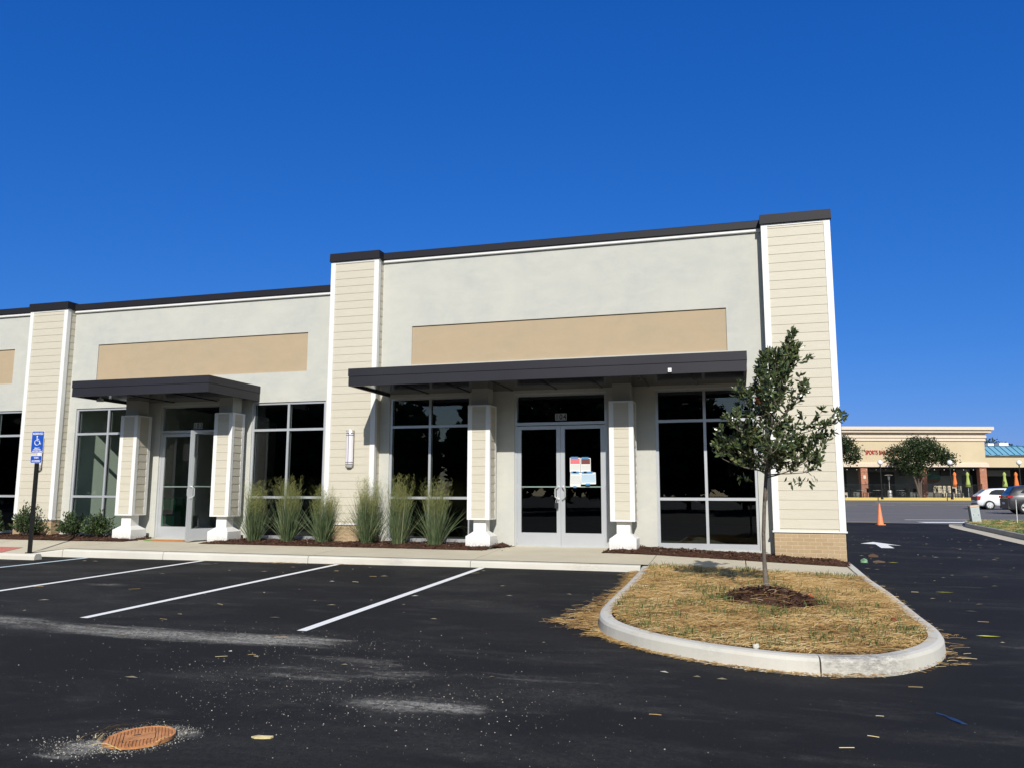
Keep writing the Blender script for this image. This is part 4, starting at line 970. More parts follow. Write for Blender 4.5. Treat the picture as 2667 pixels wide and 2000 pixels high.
# ------------------------------------------------------------------ small things on the asphalt
t = empty('manhole_cover', (-3.5,-11.57,g(-3.5,-11.57)), R(38), 'rusty round iron cover set in the asphalt', 'manhole cover')
t.rotation_euler = (R(.5),R(-2.6),R(38)); t.location.z += .001
m = MB(); m.lathe([(.0,.006),(.185,.006),(.19,.010),(.2,.010),(.2,-.02)], n=40); m.build('cover_plate', M['rust'], t)
m = MB()
for i in range(-9, 10):
    x = i*.019; c = math.sqrt(max(0,.178**2-x*x))
    for a, b in ((-c,-.068),(.068,c)) if abs(x) < .09 else ((-c,c),):
        if b-a > .02: m.box(x-.005,x+.005,a,b,.0062,.011)
m.box(-.085,.085,-.060,.060,.0062,.0105); m.build('cover_tread', M['rust'], t)
m = MB(); m.box(-.035,.005,.03,.042,.0107,.0125)
for (a,b,c,d) in ((-.092,.092,-.067,-.061),(-.092,.092,.061,.067),(-.092,-.086,-.061,.061),(.086,.092,-.061,.061)): m.box(a,b,c,d,.0063,.0085)
m.build('cover_slot', M['dark'], t)
def scrap(name, x, y, outline, mat, lb, cat, rz=0, th=.006, lift=.0):
    t = empty(name, (x,y,g(x,y)+.002), rz, lb, cat); m = MB(); n = len(outline)
    top = [(a, b, th+lift*math.sin(i*2.1)) for i, (a, b) in enumerate(outline)]
    m.add([(a,b,0) for a, b in outline]+top+[(0,0,th+lift*1.3)], [(i,(i+1)%n,n+(i+1)%n,n+i) for i in range(n)]+[(n+i,n+(i+1)%n,2*n) for i in range(n)])
    m.build(name+'_sheet', mat, t); return t
scrap('leaf_scrap', -2.8,-11.37, [(-.06,-.012),(-.03,-.03),(.02,-.026),(.062,-.012),(.07,.012),(.03,.026),(-.03,.022)], plain('dry_yellow_leaf', (.62,.52,.26), .8, var=.15, scale=40), 'pale yellow dry leaf lying alone on the asphalt', 'leaf', .1, .008, .004)
scrap('blue_strip', 1.27,-9.75, [(-.03,.14),(-.045,.10),(-.02,.05),(-.02,-.04),(.0,-.12),(.035,-.13),(.025,-.03),(.0,.03),(-.005,.09)], plain('blue_plastic', (.008,.035,.11), .6), 'dark blue plastic strip on the asphalt right of the island nose', 'litter', .25, .004, .002)
scrap('crisp_packet', 2.33,1.74, [(-.07,-.03),(-.02,-.045),(.03,-.04),(.07,-.01),(.045,.04),(-.02,.045),(-.06,.02)], plain('green_white_foil', (.16,.30,.17), .5, var=.8, scale=14), 'crumpled green and white packet at the drive edge by the corner', 'litter', .2, .05, .03)
scrap('cardboard_scrap', 2.62,1.85, [(-.11,-.015),(.02,-.03),(.12,-.01),(.07,.02),(-.03,.03),(-.1,.01)], plain('brown_card', (.12,.08,.055), .9), 'flat brown card scrap beside the green packet', 'litter', .1, .03, .01)
scrap('brown_leaf', 2.72,3.2, [(-.1,-.02),(.0,-.035),(.1,-.01),(.07,.03),(-.03,.035),(-.1,.01)], plain('dark_brown_leaf', (.09,.055,.035), .9), 'dark brown leaf bunch on the drive behind the green packet', 'leaf', .1, .05, .02)
scrap('paper_scrap', 2.35,13.4, [(-.16,-.2),(.1,-.25),(.18,.1),(-.05,.25)], M['white'], 'white paper sheet lying far along the drive', 'litter', .1, .03, .01)
m = MB()
for (x, y, l, w) in [(2.88,1.9,.08,.03),(2.72,-2.95,.10,.018),(2.3,-6.6,.09,.03),(2.9,14,.2,.06)]:
    m.add([(x-l,y-w*.3,g(x,y)+.008),(x,y-w,g(x,y)+.008),(x+l*1.5,y,g(x,y)+.008),(x,y+w,g(x,y)+.008)], [(0,1,2,3)])
tag(m.build('marking_spots', mk_paint('survey_yellow', (.8,.78,.06), .2)), 'yellow survey paint spots on the drive', kind='structure')
t = empty('stone', (.08,-8.62,zisl(.08,-8.55)+.01), 0, 'small pale stone on the inner edge of the island kerb', 'stone'); m = MB(); m.lathe([(0,-.02),(.022,-.015),(.03,.004),(.024,.024),(.01,.03),(0,.031)], n=9); m.build('stone_body', M['kerb'], t, True)
for (x,y,lb) in ((.75,-5.72,'bright red fallen leaf in the straw right of the mound'),(1.42,-6.95,'dull red fallen leaf near the right island kerb'),(1.2,-7.3,'small dark red fallen leaf nearest the island nose')):
    t = empty('fallen_leaf', (x,y,zisl(x,y)+.03), random.uniform(0,3), lb, 'leaf', 'red leaves fallen on the island straw'); m = MB(); m.r = []
    leafquad(m, Vector((-.03,0,0)), Vector((1,0,.3)), .075, .05, .5); m.build('leaf_blade', plain('red_leaf', (.5,.06,.02) if y > -6 else (.32,.07,.04), .6), t)

# ------------------------------------------------------------------ far side of the drive
def fpoly(m, pts, dz, mi=0, n=14, zf=g):
    """quad strip between two far() polylines"""
    (a0,a1),(b0,b1) = pts; vs = []
    for i in range(n+1):
        t = i/n
        for (s0,d0),(s1,d1) in ((a0,a1),(b0,b1)):
            x, y = far(lerp(s0,s1,t), lerp(d0,d1,t)); vs.append((x,y,zf(x,y)+dz))
    m.add(vs, [(2*i,2*i+1,2*i+3,2*i+2) for i in range(n)], mi)
m = MB(); D0 = [33.6]+[34.5+1.06*i for i in range(41)]; SS = [-60,-20,5]+[9+1.5*i for i in range(54)]+[120,200]
def bnd(s): return 35.2-(s-15)*.45 if s < 19 else 33.4
vs = []
for d in D0:
    for s in SS:
        dd = bnd(s) if d == D0[0] else d; x, y = far(s, dd); vs.append((x,y,g(x,y)+.016))
k = len(SS); m.add(vs, [(j*k+i,j*k+i+1,(j+1)*k+i+1,(j+1)*k+i) for j in range(len(D0)-1) for i in range(k-1)])
tag(m.build('far_car_park', M['oldasphalt']), 'grey worn asphalt of the far car park', kind='structure')
m = MB()
for a, b, w in (((14,36.2),(16.6,35.0),.25),): fpoly(m, ((a,b),((a[0],a[1]+w),(b[0],b[1]+w))), .024)
for s in range(26, 44, 3): fpoly(m, (((s,64),(s+1.8,64)),((s,64.3),(s+1.8,64.3))), .026)
tag(m.build('yellow_line', M['yellowpaint']), 'faded yellow lines on the far car park', kind='structure')
m = MB(); fpoly(m, (((32,70),(50,69)),((32,70.25),(50,69.25))), .026); fpoly(m, (((18.5,37.5),(25,37.3)),((18.5,37.75),(25,37.55))), .024); fpoly(m, (((33.5,50.2),(44,50.2)),((33.5,50.4),(44,50.4))), .025); fpoly(m, (((18,34.8),(24.5,34.6)),((18,35.6),(24.5,35.4))), .024)
tag(m.build('white_line', M['line']), 'faded white lines on the far car park', kind='structure')
# island on the right of the drive
RI = [(19.6,34.6),(18.6,32.9),(17.6,30.9),(16.3,27.2),(14.7,22.8),(13.0,17.5),(11.5,12)]
def zri(x, y): return g(x,y)+.16
rip = [far(*p) for p in smooth_pts(RI, 4)]
m = MB()
kerb_run(rip[::-1], 'kerb', 'grey weathered kerb of the grassy island right of the drive', hfun=zri, mat='oldkerb') if False else kerb_run([far(*p) for p in smooth_pts(RI, 4)], 'kerb', 'grey weathered kerb of the grassy island right of the drive', hfun=zri, mat='oldkerb')
m = MB(); vs = []
for (s, d) in smooth_pts(RI, 4):
    for o in (0, .55): x, y = far(s-o*.93, d+o*.37); vs.append((x,y,g(x,y)+.008))
m.add(vs, [(2*i,2*i+1,2*i+3,2*i+2)[::-1] for i in range(len(vs)//2-1)]); tag(m.build('gutter', M['walk']), 'pale concrete gutter beside the right island', kind='structure')
def zlawn(s, d):
    x, y = far(s, d); b = g(x,y)+.15
    edge = table([(12,11.5),(17.5,13),(22.8,14.7),(27.2,16.3),(30.9,17.6),(32.9,18.6),(34.6,19.6)], d)
    t = clamp((s-edge-.3)/3.0); return b+.48*t*t*(3-2*t)*clamp((30.3-d)/3.5)
m = MB(); NS, ND = 26, 40; vs = []
for j in range(ND+1):
    d = lerp(12, 34.2, j/ND); e = table([(12,11.5),(17.5,13),(22.8,14.7),(27.2,16.3),(30.9,17.6),(32.9,18.6),(34.6,19.6)], d)+.13
    for i in range(NS+1):
        s = e+14*(i/NS)**1.5; x, y = far(s,d); vs.append((x,y,zlawn(s,d)+.03*mnoise.noise(Vector((s*2,d*2,0)))))
m.add(vs, [(j*(NS+1)+i,j*(NS+1)+i+1,(j+1)*(NS+1)+i+1,(j+1)*(NS+1)+i) for j in range(ND) for i in range(NS)])
tag(m.build('lawn', M['grassbase'], smooth=True), 'green lawn of the island right of the drive', kind='structure')
m = MB(); st2 = MB(); random.seed(8)
for _ in range(9000):
    d = random.uniform(20,34); e = table([(12,11.5),(17.5,13),(22.8,14.7),(27.2,16.3),(30.9,17.6),(32.9,18.6),(34.6,19.6)], d); s = e+.15+random.random()**1.5*5
    x, y = far(s,d); z = zlawn(s,d); straw = zlawn(s,d)-g(x,y) > .27+.05*mnoise.noise(Vector((s,d,4))) or random.random() < .03
    if straw:
        for _k in range(2): strand(st2, x+random.uniform(-.15,.15), y+random.uniform(-.15,.15), z+random.uniform(.0,.08), random.uniform(.15,.4), .014, random.gauss(.3,.8), random.uniform(-.1,.2), clamp(random.gauss(.55,.22)), random.uniform(-.8,.8))
    else:
        a, L = random.uniform(0,6.28), random.uniform(.05,.11); w = .012
        m.add([(x-w,y,z-.02),(x+w,y,z-.02),(x+math.cos(a)*L*.5,y+math.sin(a)*L*.5,z+L)], [(0,1,2)], 0, random.random())
tag(m.build('lawn_grass', M['turf']), 'short green grass by the utility box', kind='stuff'); tag(st2.build('straw_heap', M['straw']), 'heap of golden straw on the right island', kind='stuff')
x, y = far(18.4,31.7); t = empty('utility_box', (x,y,zlawn(18.6,31.7)-.05), FARROT+R(-6), 'pale grey utility box on the grass right of the drive', 'utility box'); t.rotation_euler = (R(2),R(-6),FARROT-R(6))
M['pedgrey'] = plain('weathered_grey_paint', (.44,.49,.49), .5, var=.12, scale=5)
m = MB(); m.box(-.165,.165,-.12,.12,0,.70); m.build('box_body', M['pedgrey'], t); m = MB(); m.frustum((0,0),(.18,.135),.70,(0,0),(.16,.11),.76); m.build('box_lid', plain('tan_lid', (.5,.36,.25), .6), t)
m = MB(); m.box(-.10,-.08,-.128,-.121,.38,.41); m.build('lock', M['dark'], t); m = MB(); m.box(.085,.105,-.128,-.121,.36,.39); m.build('lock', M['dark'], t)
m = MB(); m.tube([(-.19,-.02,-.05),(-.2,-.02,.4),(-.19,-.02,.72)], .02, 6); m.build('conduit', M['dark'], t)
x, y = far(19.6,31.0); t = empty('marker_stake', (x,y,zlawn(19.6,31)-.05), 0, 'thin white marker stake standing before the grey car', 'stake'); m = MB(); m.tube([(0,0,0),(.01,0,.95)], .012, 6); m.build('rod', M['white'], t); m = MB(); m.tube([(.01,0,.95),(.01,0,.99)], .016, 6); m.build('tip', M['pedgrey'], t)
x, y = far(15.3,33.2); t = empty('traffic_cone', (x,y,g(x,y)+.006), FARROT, 'orange traffic cone at the end of the new asphalt', 'cone')
orange = plain('cone_orange', (.80,.25,.11), .6, var=.12, scale=6)
m = MB(); m.lathe([(.138,.03),(.125,.05),(.03,.86),(.028,.88),(.0,.88)], n=20); m.build('cone_body', orange, t, True); m = MB(); m.box(-.15,.15,-.15,.15,0,.03); m.build('base', orange, t)

# cars
def car(name, s, d, lb, prof_, belt, width, paint, wheels, L, wr=.33, lightc=(.35,.02,.02), rz=0., clad=None):
    x, y = s, d; t = empty(name, (x,y,g(x,y)+.016), rz, lb, 'car')
    xs = sorted({p[0] for p in prof_}|{b[0] for b in belt}|{i*L/26 for i in range(27)})
    def ring(X):
        zt = table(prof_, X); zb_ = table(belt, X); zt = max(zt, zb_+.015); e = min(1, .80+.2*math.sin(math.pi*clamp(X/L))**.35); w = width/2*e
        hgt = clamp((zt-zb_)/.45); wr_ = w*lerp(.93,.72,hgt); z0 = table([(0,.34),(.12,.24),(L-.15,.24),(L,.36)], X)
        half = [(w*.86,z0),(w*.97,z0+.10),(w,lerp(z0,zb_,.5)),(w*.985,zb_-.06),(w*.955,zb_),(lerp(w*.955,wr_,.5),lerp(zb_,zt-.05*hgt,.5)),(wr_,zt-.05*hgt),(wr_*.8,zt-.012*hgt),(0,zt)]
        return half
    m = MB(); k = None; rows = []
    for X in xs:
        h = ring(X); row = [(X,-a,z) for a, z in h]+[(X,a,z) for a, z in h[-2::-1]]; rows.append(row)
    k = len(rows[0]); m.add([p for r_ in rows for p in r_], [(i*k+j,(i+1)*k+j,(i+1)*k+j+1,i*k+j+1) for i in range(len(rows)-1) for j in range(k-1)]+[tuple(range(k)), tuple((len(rows)-1)*k+j for j in range(k))[::-1]]+[(i*k,i*k+k-1,(i+1)*k+k-1,(i+1)*k)[::1] for i in range(len(rows)-1)])
    m.build('body', paint, t, True)
    def P(X, f, off=.012):
        h = ring(X); a, b = h[4], h[6]; return (X,-(lerp(a[0],b[0],f)+off),lerp(a[1],b[1],f)+.004)
    wins = wheels['win']
    for (pts) in wins:
        m = MB(); n = len(pts)//2
        m.add([P(X,f) for X, f in pts], [(i,i+1,len(pts)-2-i,len(pts)-1-i) for i in range(n-1)])
        m.add([(q[0],-q[1],q[2]) for q in [P(X,f) for X, f in pts]], [(i,i+1,len(pts)-2-i,len(pts)-1-i)[::-1] for i in range(n-1)]); m.build('side_window', M['cardark'], t)
    a, b = wheels['rear']; m = MB(); N = 5; vs = []
    for i in range(N+1):
        X = lerp(a,b,i/N); h = ring(X); wz = h[7][0]*.95; vs += [(X-.012,-wz,table(prof_,X)+.012),(X-.012,wz,table(prof_,X)+.012)]
    m.add(vs, [(2*i,2*i+2,2*i+3,2*i+1) for i in range(N)]); m.build('rear_window', M['cardark'], t)
    lx, lz0, lz1 = wheels['lamp']
    for sg in (-1,1):
        m = MB(); w = ring(.12)[2][0]; a0, b0 = sorted((sg*(w-.28),sg*(w+.008))); m.box(lx-.05,lx+.20,a0,b0,lz0,lz1); m.build('tail_lamp', M['tail'], t)
    if wheels.get('dark'):
        z0, z1 = wheels['dark']; m = MB(); w = ring(.05)[2][0]; m.box(-.012,.10,-w*.93,w*.93,z0,z1); m.build('hatch_panel', M['cardark2'], t)
    m = MB(); w = ring(.05)[1][0]; m.box(-.03,.15,-w*.97,w*.97,.30,.44); m.build('bumper', wheels.get('bump', M['cardark2']), t)
    m = MB(); w = ring(.05)[1][0]; m.box(-.036,-.031,-.26,.26,.55,.66); m.build('number_plate', M['white'], t)
    for wx in wheels['x']:
        for sg in (-1,1):
            ww = ring(wx)[2][0]
            q = empty('wheel', (wx,sg*(ww-.085),wr)); q.parent = t
            m = MB(); f = wr; m.lathe([(f*.64,-.1),(f*.9,-.105),(f,-.075),(f,.075),(f*.9,.105),(f*.64,.1)], n=28, axis='y'); m.build('tyre', M['tyre'], q, True)
            m = MB(); m.lathe([(0,sg*.085),(f*.14,sg*.09),(f*.2,sg*.075)], n=14, axis='y'); ns = wheels.get('sp',7)
            for kk in range(ns):
                a = 2*math.pi*kk/ns; ca, sa = math.cos(a), math.sin(a); hw = f*.085
                pts = [(ca*f*.15-sa*hw,0,sa*f*.15+ca*hw),(ca*f*.15+sa*hw,0,sa*f*.15-ca*hw),(ca*f*.62+sa*hw*1.5,0,sa*f*.62-ca*hw*1.5),(ca*f*.62-sa*hw*1.5,0,sa*f*.62+ca*hw*1.5)]
                m.add([(p[0],sg*.06,p[2]) for p in pts]+[(p[0],sg*.09,p[2]) for p in pts], [(0,1,2,3),(7,6,5,4),(0,4,5,1),(1,5,6,2),(2,6,7,3),(3,7,4,0)])
            m.lathe([(f*.56,sg*.05),(f*.58,sg*.1),(f*.66,sg*.1),(f*.66,sg*.05)], n=28, axis='y'); m.build('rim', M['rim'], q)
            m = MB(); m.lathe([(0,sg*.02),(f*.6,sg*.02)], n=20, axis='y'); m.build('brake_disc', M['dark'], q)
            m = MB(); n = 16; R0, R1 = wr*1.0, wr*1.17; yy = sg*(ww+.006)
            m.add([(wx+r_*math.cos(a),yy-sg*(.0 if r_ == R1 else .11),wr+r_*math.sin(a)) for r_ in (R0,R1) for a in [R(-8+196*k/n) for k in range(n+1)]], [(i,i+1,n+2+i,n+1+i) for i in range(n)]); m.build('wheel_arch', clad or M['tyre'], t)
    return t
M['cardark'] = plain('tinted_glass', (.02,.024,.028), .08, var=.0); M['cardark2'] = plain('dark_plastic', (.035,.037,.045), .4); M['tail'] = plain('lamp_red', (.42,.02,.02), .25); M['tyre'] = plain('tyre_rubber', (.012,.012,.012), .8); M['rim'] = plain('rim_alloy', (.72,.73,.74), .3, .3)
wp = NT('white_car_paint'); wp.col((.78,.80,.82)); wp.set(.3,0,.5); wp.b.inputs['Coat Weight'].default_value = .6
gp = NT('grey_car_paint'); gp.col((.065,.066,.07)); gp.set(.35,.5,.5); gp.b.inputs['Coat Weight'].default_value = .7
car('white_car', 15.8, 47.2, 'white hatchback parked before the terrace, nose hidden behind the grey car', [(0,.72),(.06,.98),(.30,1.14),(.62,1.38),(1.1,1.47),(1.8,1.49),(2.4,1.44),(3.0,1.12),(3.25,.99),(4.0,.84),(4.15,.62)],
    [(0,.70),(.1,.90),(.6,.97),(2.9,.95),(3.3,.93),(4.0,.80),(4.15,.60)], 1.70, wp.mat,
    {'x':(.76,3.35),'win':[[(.72,.18),(1.0,.12),(1.75,.08),(1.75,.86),(1.2,.88),(.95,.72)],[(1.83,.08),(2.65,.08),(2.45,.6),(1.83,.86)]],'rear':(.30,.66),'lamp':(.05,.66,.93),'dark':(.62,.9),'sp':8}, 4.15, .32)
car('grey_suv', 14.48, 35.85, 'grey sport utility car at the right photo edge behind the marker stake', [(0,.85),(.05,1.05),(.12,1.15),(.42,1.52),(.9,1.61),(2.2,1.62),(2.9,1.48),(3.5,1.12),(4.3,1.0),(4.6,.7)],
    [(0,.83),(.08,1.0),(.5,1.05),(3.3,1.02),(4.3,.9),(4.6,.66)], 1.86, gp.mat,
    {'x':(.82,3.55),'win':[[(.62,.30),(.95,.14),(1.75,.08),(1.75,.85),(1.1,.85),(.85,.72)],[(2.0,.08),(3.0,.08),(2.75,.8),(2.0,.86)]],'rear':(.14,.46),'lamp':(.02,.90,1.02),'dark':(.40,.86),'sp':5}, 4.6, .37, clad=M['cardark2'])

# ------------------------------------------------------------------ restaurant across the car park
PZ = .60
bx, by = far(0,0)
F = lambda s, d: (s, d)   # local frame: x = s, y = d
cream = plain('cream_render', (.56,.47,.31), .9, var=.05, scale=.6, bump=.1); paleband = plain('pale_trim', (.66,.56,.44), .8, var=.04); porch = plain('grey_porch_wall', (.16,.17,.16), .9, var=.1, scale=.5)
RB = empty('restaurant', (bx,by,0), FARROT, 'cream rendered restaurant with stepped cornice across the car park', 'building')
m = MB(); m.box(10,49.15,82.1,83.2,3.75,7.0); m.box(10,49.1,83.2,100,3.9,6.9); m.build('wall', cream, RB)
m = MB()
for (z0,z1,o) in ((6.42,6.62,.12),(6.62,6.72,.07),(6.74,7.0,.18),(7.0,7.14,.12),(7.16,7.27,.3),(7.27,7.53,.52),(7.53,7.86,.72)):
    m.box(10,49.12+o,82.1-o,83.3,z0,z1-.003)
m.build('cornice', paleband, RB)
m = MB(); m.box(10,49.35,81.9,82.09,3.72,4.08); m.box(10,49.25,82.0,82.09,4.085,4.2); m.build('lower_band', paleband, RB)
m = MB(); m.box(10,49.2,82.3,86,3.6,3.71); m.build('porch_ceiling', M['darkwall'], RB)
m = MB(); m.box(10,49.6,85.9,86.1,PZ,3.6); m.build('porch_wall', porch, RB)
for (s0,s1,lb) in ((36.12,36.82,None),(48.45,49.15,None),(42.45,42.95,None),(23.5,24.2,None)):
    m = MB(); m.box(s0,s1,82.1,82.7,PZ,3.71); m.build('brick_pillar', M['redbrick'], RB)
m = MB(); m.box(36.35,36.6,82.06,82.1,2.5,2.85); m.build('pillar_plaque', paleband, RB)
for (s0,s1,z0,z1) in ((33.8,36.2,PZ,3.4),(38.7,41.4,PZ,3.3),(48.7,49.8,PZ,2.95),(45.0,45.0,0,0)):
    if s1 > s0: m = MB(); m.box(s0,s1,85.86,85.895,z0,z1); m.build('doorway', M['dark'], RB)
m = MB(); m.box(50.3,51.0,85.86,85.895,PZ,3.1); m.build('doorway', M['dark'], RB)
for (s0,s1) in ((46.3,47.9),(41.9,43.2)): m = MB(); m.box(s0,s1,85.6,85.7,2.9,3.5); m.build('television', M['black'], RB)
lettering('SPORTS BAR & GRILL', .62, plain('sign_red', (.42,.015,.03), .5), RB, (36.7,82.05,5.2), (R(90),0,0), 'LEFT', 'sign_lettering', .05, .6, .0)
t = empty('wall_plaque', (*[lerp(0,0,0)]*0, *far(45.45,85.75), 2.72), FARROT, 'oval green and brown painted plaque on the porch wall', 'plaque')
m = MB(); m.prism([(.85*math.cos(a), .62*math.sin(a)) for a in [2*math.pi*k/24 for k in range(24)]][::-1], 'y', -.06, 0); m.build('plaque_board', plain('teal_green', (.05,.12,.1), .7, var=.5, scale=4), t)
m = MB(); m.prism([(-.7,-.28),(.7,-.28),(.5,-.5),(-.5,-.5)], 'y', -.09, -.065); m.build('plaque_band', plain('brown_red', (.15,.05,.03), .7), t)
WG = empty('shop_wing', (bx,by,0), FARROT, 'lower cream shop wing with a pale blue metal roof', 'building')
m = MB(); m.box(49.2,90,83.0,83.6,3.74,4.88); m.build('wall', cream, WG)
m = MB(); m.box(49.2,90,82.9,83.6,4.885,4.98); m.build('eaves_band', paleband, WG)
blue = plain('blue_roof_metal', (.17,.39,.53), .4, .1, var=.08, scale=.4)
m = MB(); m.add([(49.2,82.7,5.0),(90,82.7,5.0),(90,84.3,6.0),(49.2,84.3,6.0),(49.2,84.3,4.9),(90,84.3,4.9)], [(0,1,2,3),(0,3,4)]); m.build('metal_roof', blue, WG)
m = MB()
for i in range(64): s = 49.5+i*.62; m.add([(s,82.7,5.0),(s+.05,82.7,5.0),(s+.05,84.3,6.0),(s,84.3,6.0),(s,82.7,5.07),(s+.05,82.7,5.07),(s+.05,84.3,6.07),(s,84.3,6.07)], [(4,5,6,7),(0,4,7,3),(1,2,6,5),(0,1,5,4)])
m.box(49.2,90,84.25,84.5,5.98,6.06); m.box(49.2,90,82.64,82.72,4.985,5.03); m.build('roof_seam', plain('dark_blue_seam', (.03,.12,.2), .4), WG)
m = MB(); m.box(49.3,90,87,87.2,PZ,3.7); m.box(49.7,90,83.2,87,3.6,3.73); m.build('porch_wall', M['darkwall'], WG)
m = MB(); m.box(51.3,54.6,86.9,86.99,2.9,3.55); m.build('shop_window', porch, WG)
m = MB(); m.box(50.5,90,86.9,100,4.2,4.9); m.build('flat_roof', paleband, WG)
for (s0,s1,z0,z1,d,lb) in ((57.0,57.7,6.6,6.95,95,'small white rooftop unit beside the cornice end'),(59.6,60.7,6.75,7.15,97,'larger white rooftop unit above the blue roof')):
    x, y = far((s0+s1)/2,d); t = empty('rooftop_unit', (x,y,z0), FARROT, lb, 'rooftop unit'); m = MB(); m.box(-(s1-s0)/2,(s1-s0)/2,-.5,.5,-1.7,z1-z0); m.build('casing', M['white'], t); m = MB(); m.lathe([(0,z1-z0+.03),(.25,z1-z0+.03),(.28,z1-z0+.001)], n=12); m.build('fan_cowl', M['pedgrey'], t)
# terrace floor with yellow kerb
m = MB(); m.v = []; vs = [(*far(s,d),PZ) for d in (77.5,87) for s in (0,95)]
m.add(vs, [(0,1,3,2)]); tag(m.build('terrace', M['oldkerb']), 'raised terrace floor before the restaurant', kind='structure')
m = MB(); vs = [(*far(s,77.49),z) for s in (0,95) for z in (.2,PZ)]+[(*far(s,77.75),PZ+.012) for s in (0,95)]+[(*far(s,77.49),PZ+.012) for s in (0,95)]
m.add(vs, [(0,2,3,1),(1,3,7,6),(6,7,5,4)]); tag(m.build('terrace_kerb', M['yellowpaint']), 'yellow painted kerb of the restaurant terrace', kind='structure')

def leafy_tree(name, s, d, z0, trunks, blobs, nleaf, lsz, lb, cat='tree', group=None, seed=1):
    random.seed(seed); x, y = far(s,d); t = empty(name, (x,y,z0), FARROT, lb, cat, group)
    m = MB()
    for pts, r0 in trunks: m.tube(pts, [lerp(r0,r0*.35,k/(len(pts)-1)) for k in range(len(pts))], 7)
    m.build('trunk', M['darkbark'], t, True); m = MB()
    cl = []
    for (bx_,by_,bz_,rx,ry,rz) in blobs:
        for _ in range(int(60*rx*rz)+8):
            while True:
                q = Vector((random.uniform(-1,1),random.uniform(-1,1),random.uniform(-1,1)))
                if .55 < q.length < 1: break
            cl.append(Vector((bx_+q.x*rx,by_+q.y*ry,bz_+q.z*rz)))
    for _ in range(nleaf):
        c = random.choice(cl)+Vector((random.gauss(0,lsz*1.3),random.gauss(0,lsz*1.3),random.gauss(0,lsz*.9)))
        leafquad(m, c, Vector((random.gauss(0,1),random.gauss(0,1),random.gauss(-.2,.7))), lsz*random.uniform(.7,1.3), lsz*random.uniform(.4,.6), random.random(), .15)
    m.build('crown', M['treeleaf'], t); return t
leafy_tree('shade_tree', 39.9, 78.0, PZ, [([(.1,0,0),(-.15,0,1.2),(-.5,0,2.4),(-1.4,0,3.6)],.13),([(.2,0,0),(.3,.1,1.4),(.9,.1,2.6),(1.8,0,3.5)],.12),([(.15,.1,0),(.15,.2,1.5),(.1,.2,3),(0,.2,4.5)],.13)],
   [(0,0,4.7,1.7,1.6,1.15),(-1.7,.1,4.1,1.4,1.3,.85),(1.7,0,4.2,1.5,1.3,.9),(2.9,.1,3.8,.95,.9,.6),(-.6,0,3.4,1.5,1.2,.7),(.6,0,5.2,1.5,1.2,.7),(-.1,0,2.7,.9,.9,.6)], 10500, .2, 'broad multi trunked tree before the restaurant sign', group='trees on the restaurant terrace', seed=41)
leafy_tree('shade_tree', 31.7, 78.0, PZ, [([(0,0,0),(.1,0,1.5),(.5,0,3.3)],.13),([(.1,0,0),(-.3,0,1.6),(-.9,0,3.2)],.12)],
   [(0,0,4.9,1.6,1.5,1.2),(1.5,0,4.4,1.1,1.1,.85),(1.0,.1,5.3,1.0,1,.7),(-1.6,0,4.4,1.4,1.3,.9),(1.9,0,3.8,.5,.6,.35)], 7000, .2, 'terrace tree half hidden by the corner of the shop row', group='trees on the restaurant terrace', seed=42)
leafy_tree('distant_tree', 60.8, 103, 1, [([(0,0,0),(0,0,5)],.3)], [(-1.4,0,6.0,1.7,1.6,1.25),(1.0,0,5.8,2.0,1.8,1.15),(3.2,0,5.4,1.9,1.6,.9)], 2600, .3, 'dark tree crown showing above the blue roof', seed=43)
# globe lamps
def globe_lamp(s, d, z0, lb, zt=3.98):
    x, y = far(s,d); t = empty('globe_lamp', (x,y,z0), FARROT, lb, 'street lamp', 'globe lamps along the terrace'); h = zt-z0
    m = MB(); m.lathe([(.12,0),(.11,.25),(.055,.3),(.05,h-.3),(.08,h-.26),(.06,h-.2)], n=12); m.build('post', M['black'], t); m = MB(); m.lathe([(.24*math.sin(a),h-.24*math.cos(a)) for a in [math.pi*k/12 for k in range(13)]], n=18); m.build('globe', plain('globe_white', (.85,.86,.87), .3, var=.01), t, True)
globe_lamp(35.62,76.6,.45,'globe lamp left of the broad terrace tree'); globe_lamp(42.35,76.6,.45,'globe lamp right of the broad terrace tree'); globe_lamp(49.05,76.6,.45,'globe lamp at the right photo edge above the cars')
def umbrella(s, col, lb):
    x, y = far(s,79.6); t = empty('closed_umbrella', (x,y,PZ), FARROT, lb, 'umbrella', 'closed umbrellas on the terrace')
    m = MB(); m.tube([(0,0,0),(0,0,2.5)], .025, 8); m.build('pole', M['pedgrey'], t); m = MB(); m.lathe([(.05,1.05),(.22,1.08),(.19,1.35),(.13,1.8),(.10,2.1),(.15,2.3),(.12,2.42),(.03,2.56),(0,2.57)], n=14)
    m.v = [(vx*(1+.22*math.sin(6*math.atan2(vy,vx))),vy*(1+.22*math.sin(6*math.atan2(vy,vx))),vz) for vx,vy,vz in m.v]; m.build('folded_canopy', col, t, True)
oc = plain('orange_canvas', (.75,.20,.05), .8, var=.08); lc = plain('lime_canvas', (.36,.45,.12), .8, var=.1)
umbrella(44.4,oc,'closed orange umbrella beside the globe lamp'); umbrella(45.7,lc,'closed lime umbrella above the terrace railing'); umbrella(49.4,lc,'closed lime umbrella above the white car'); umbrella(50.55,oc,'closed orange umbrella above the grey car')
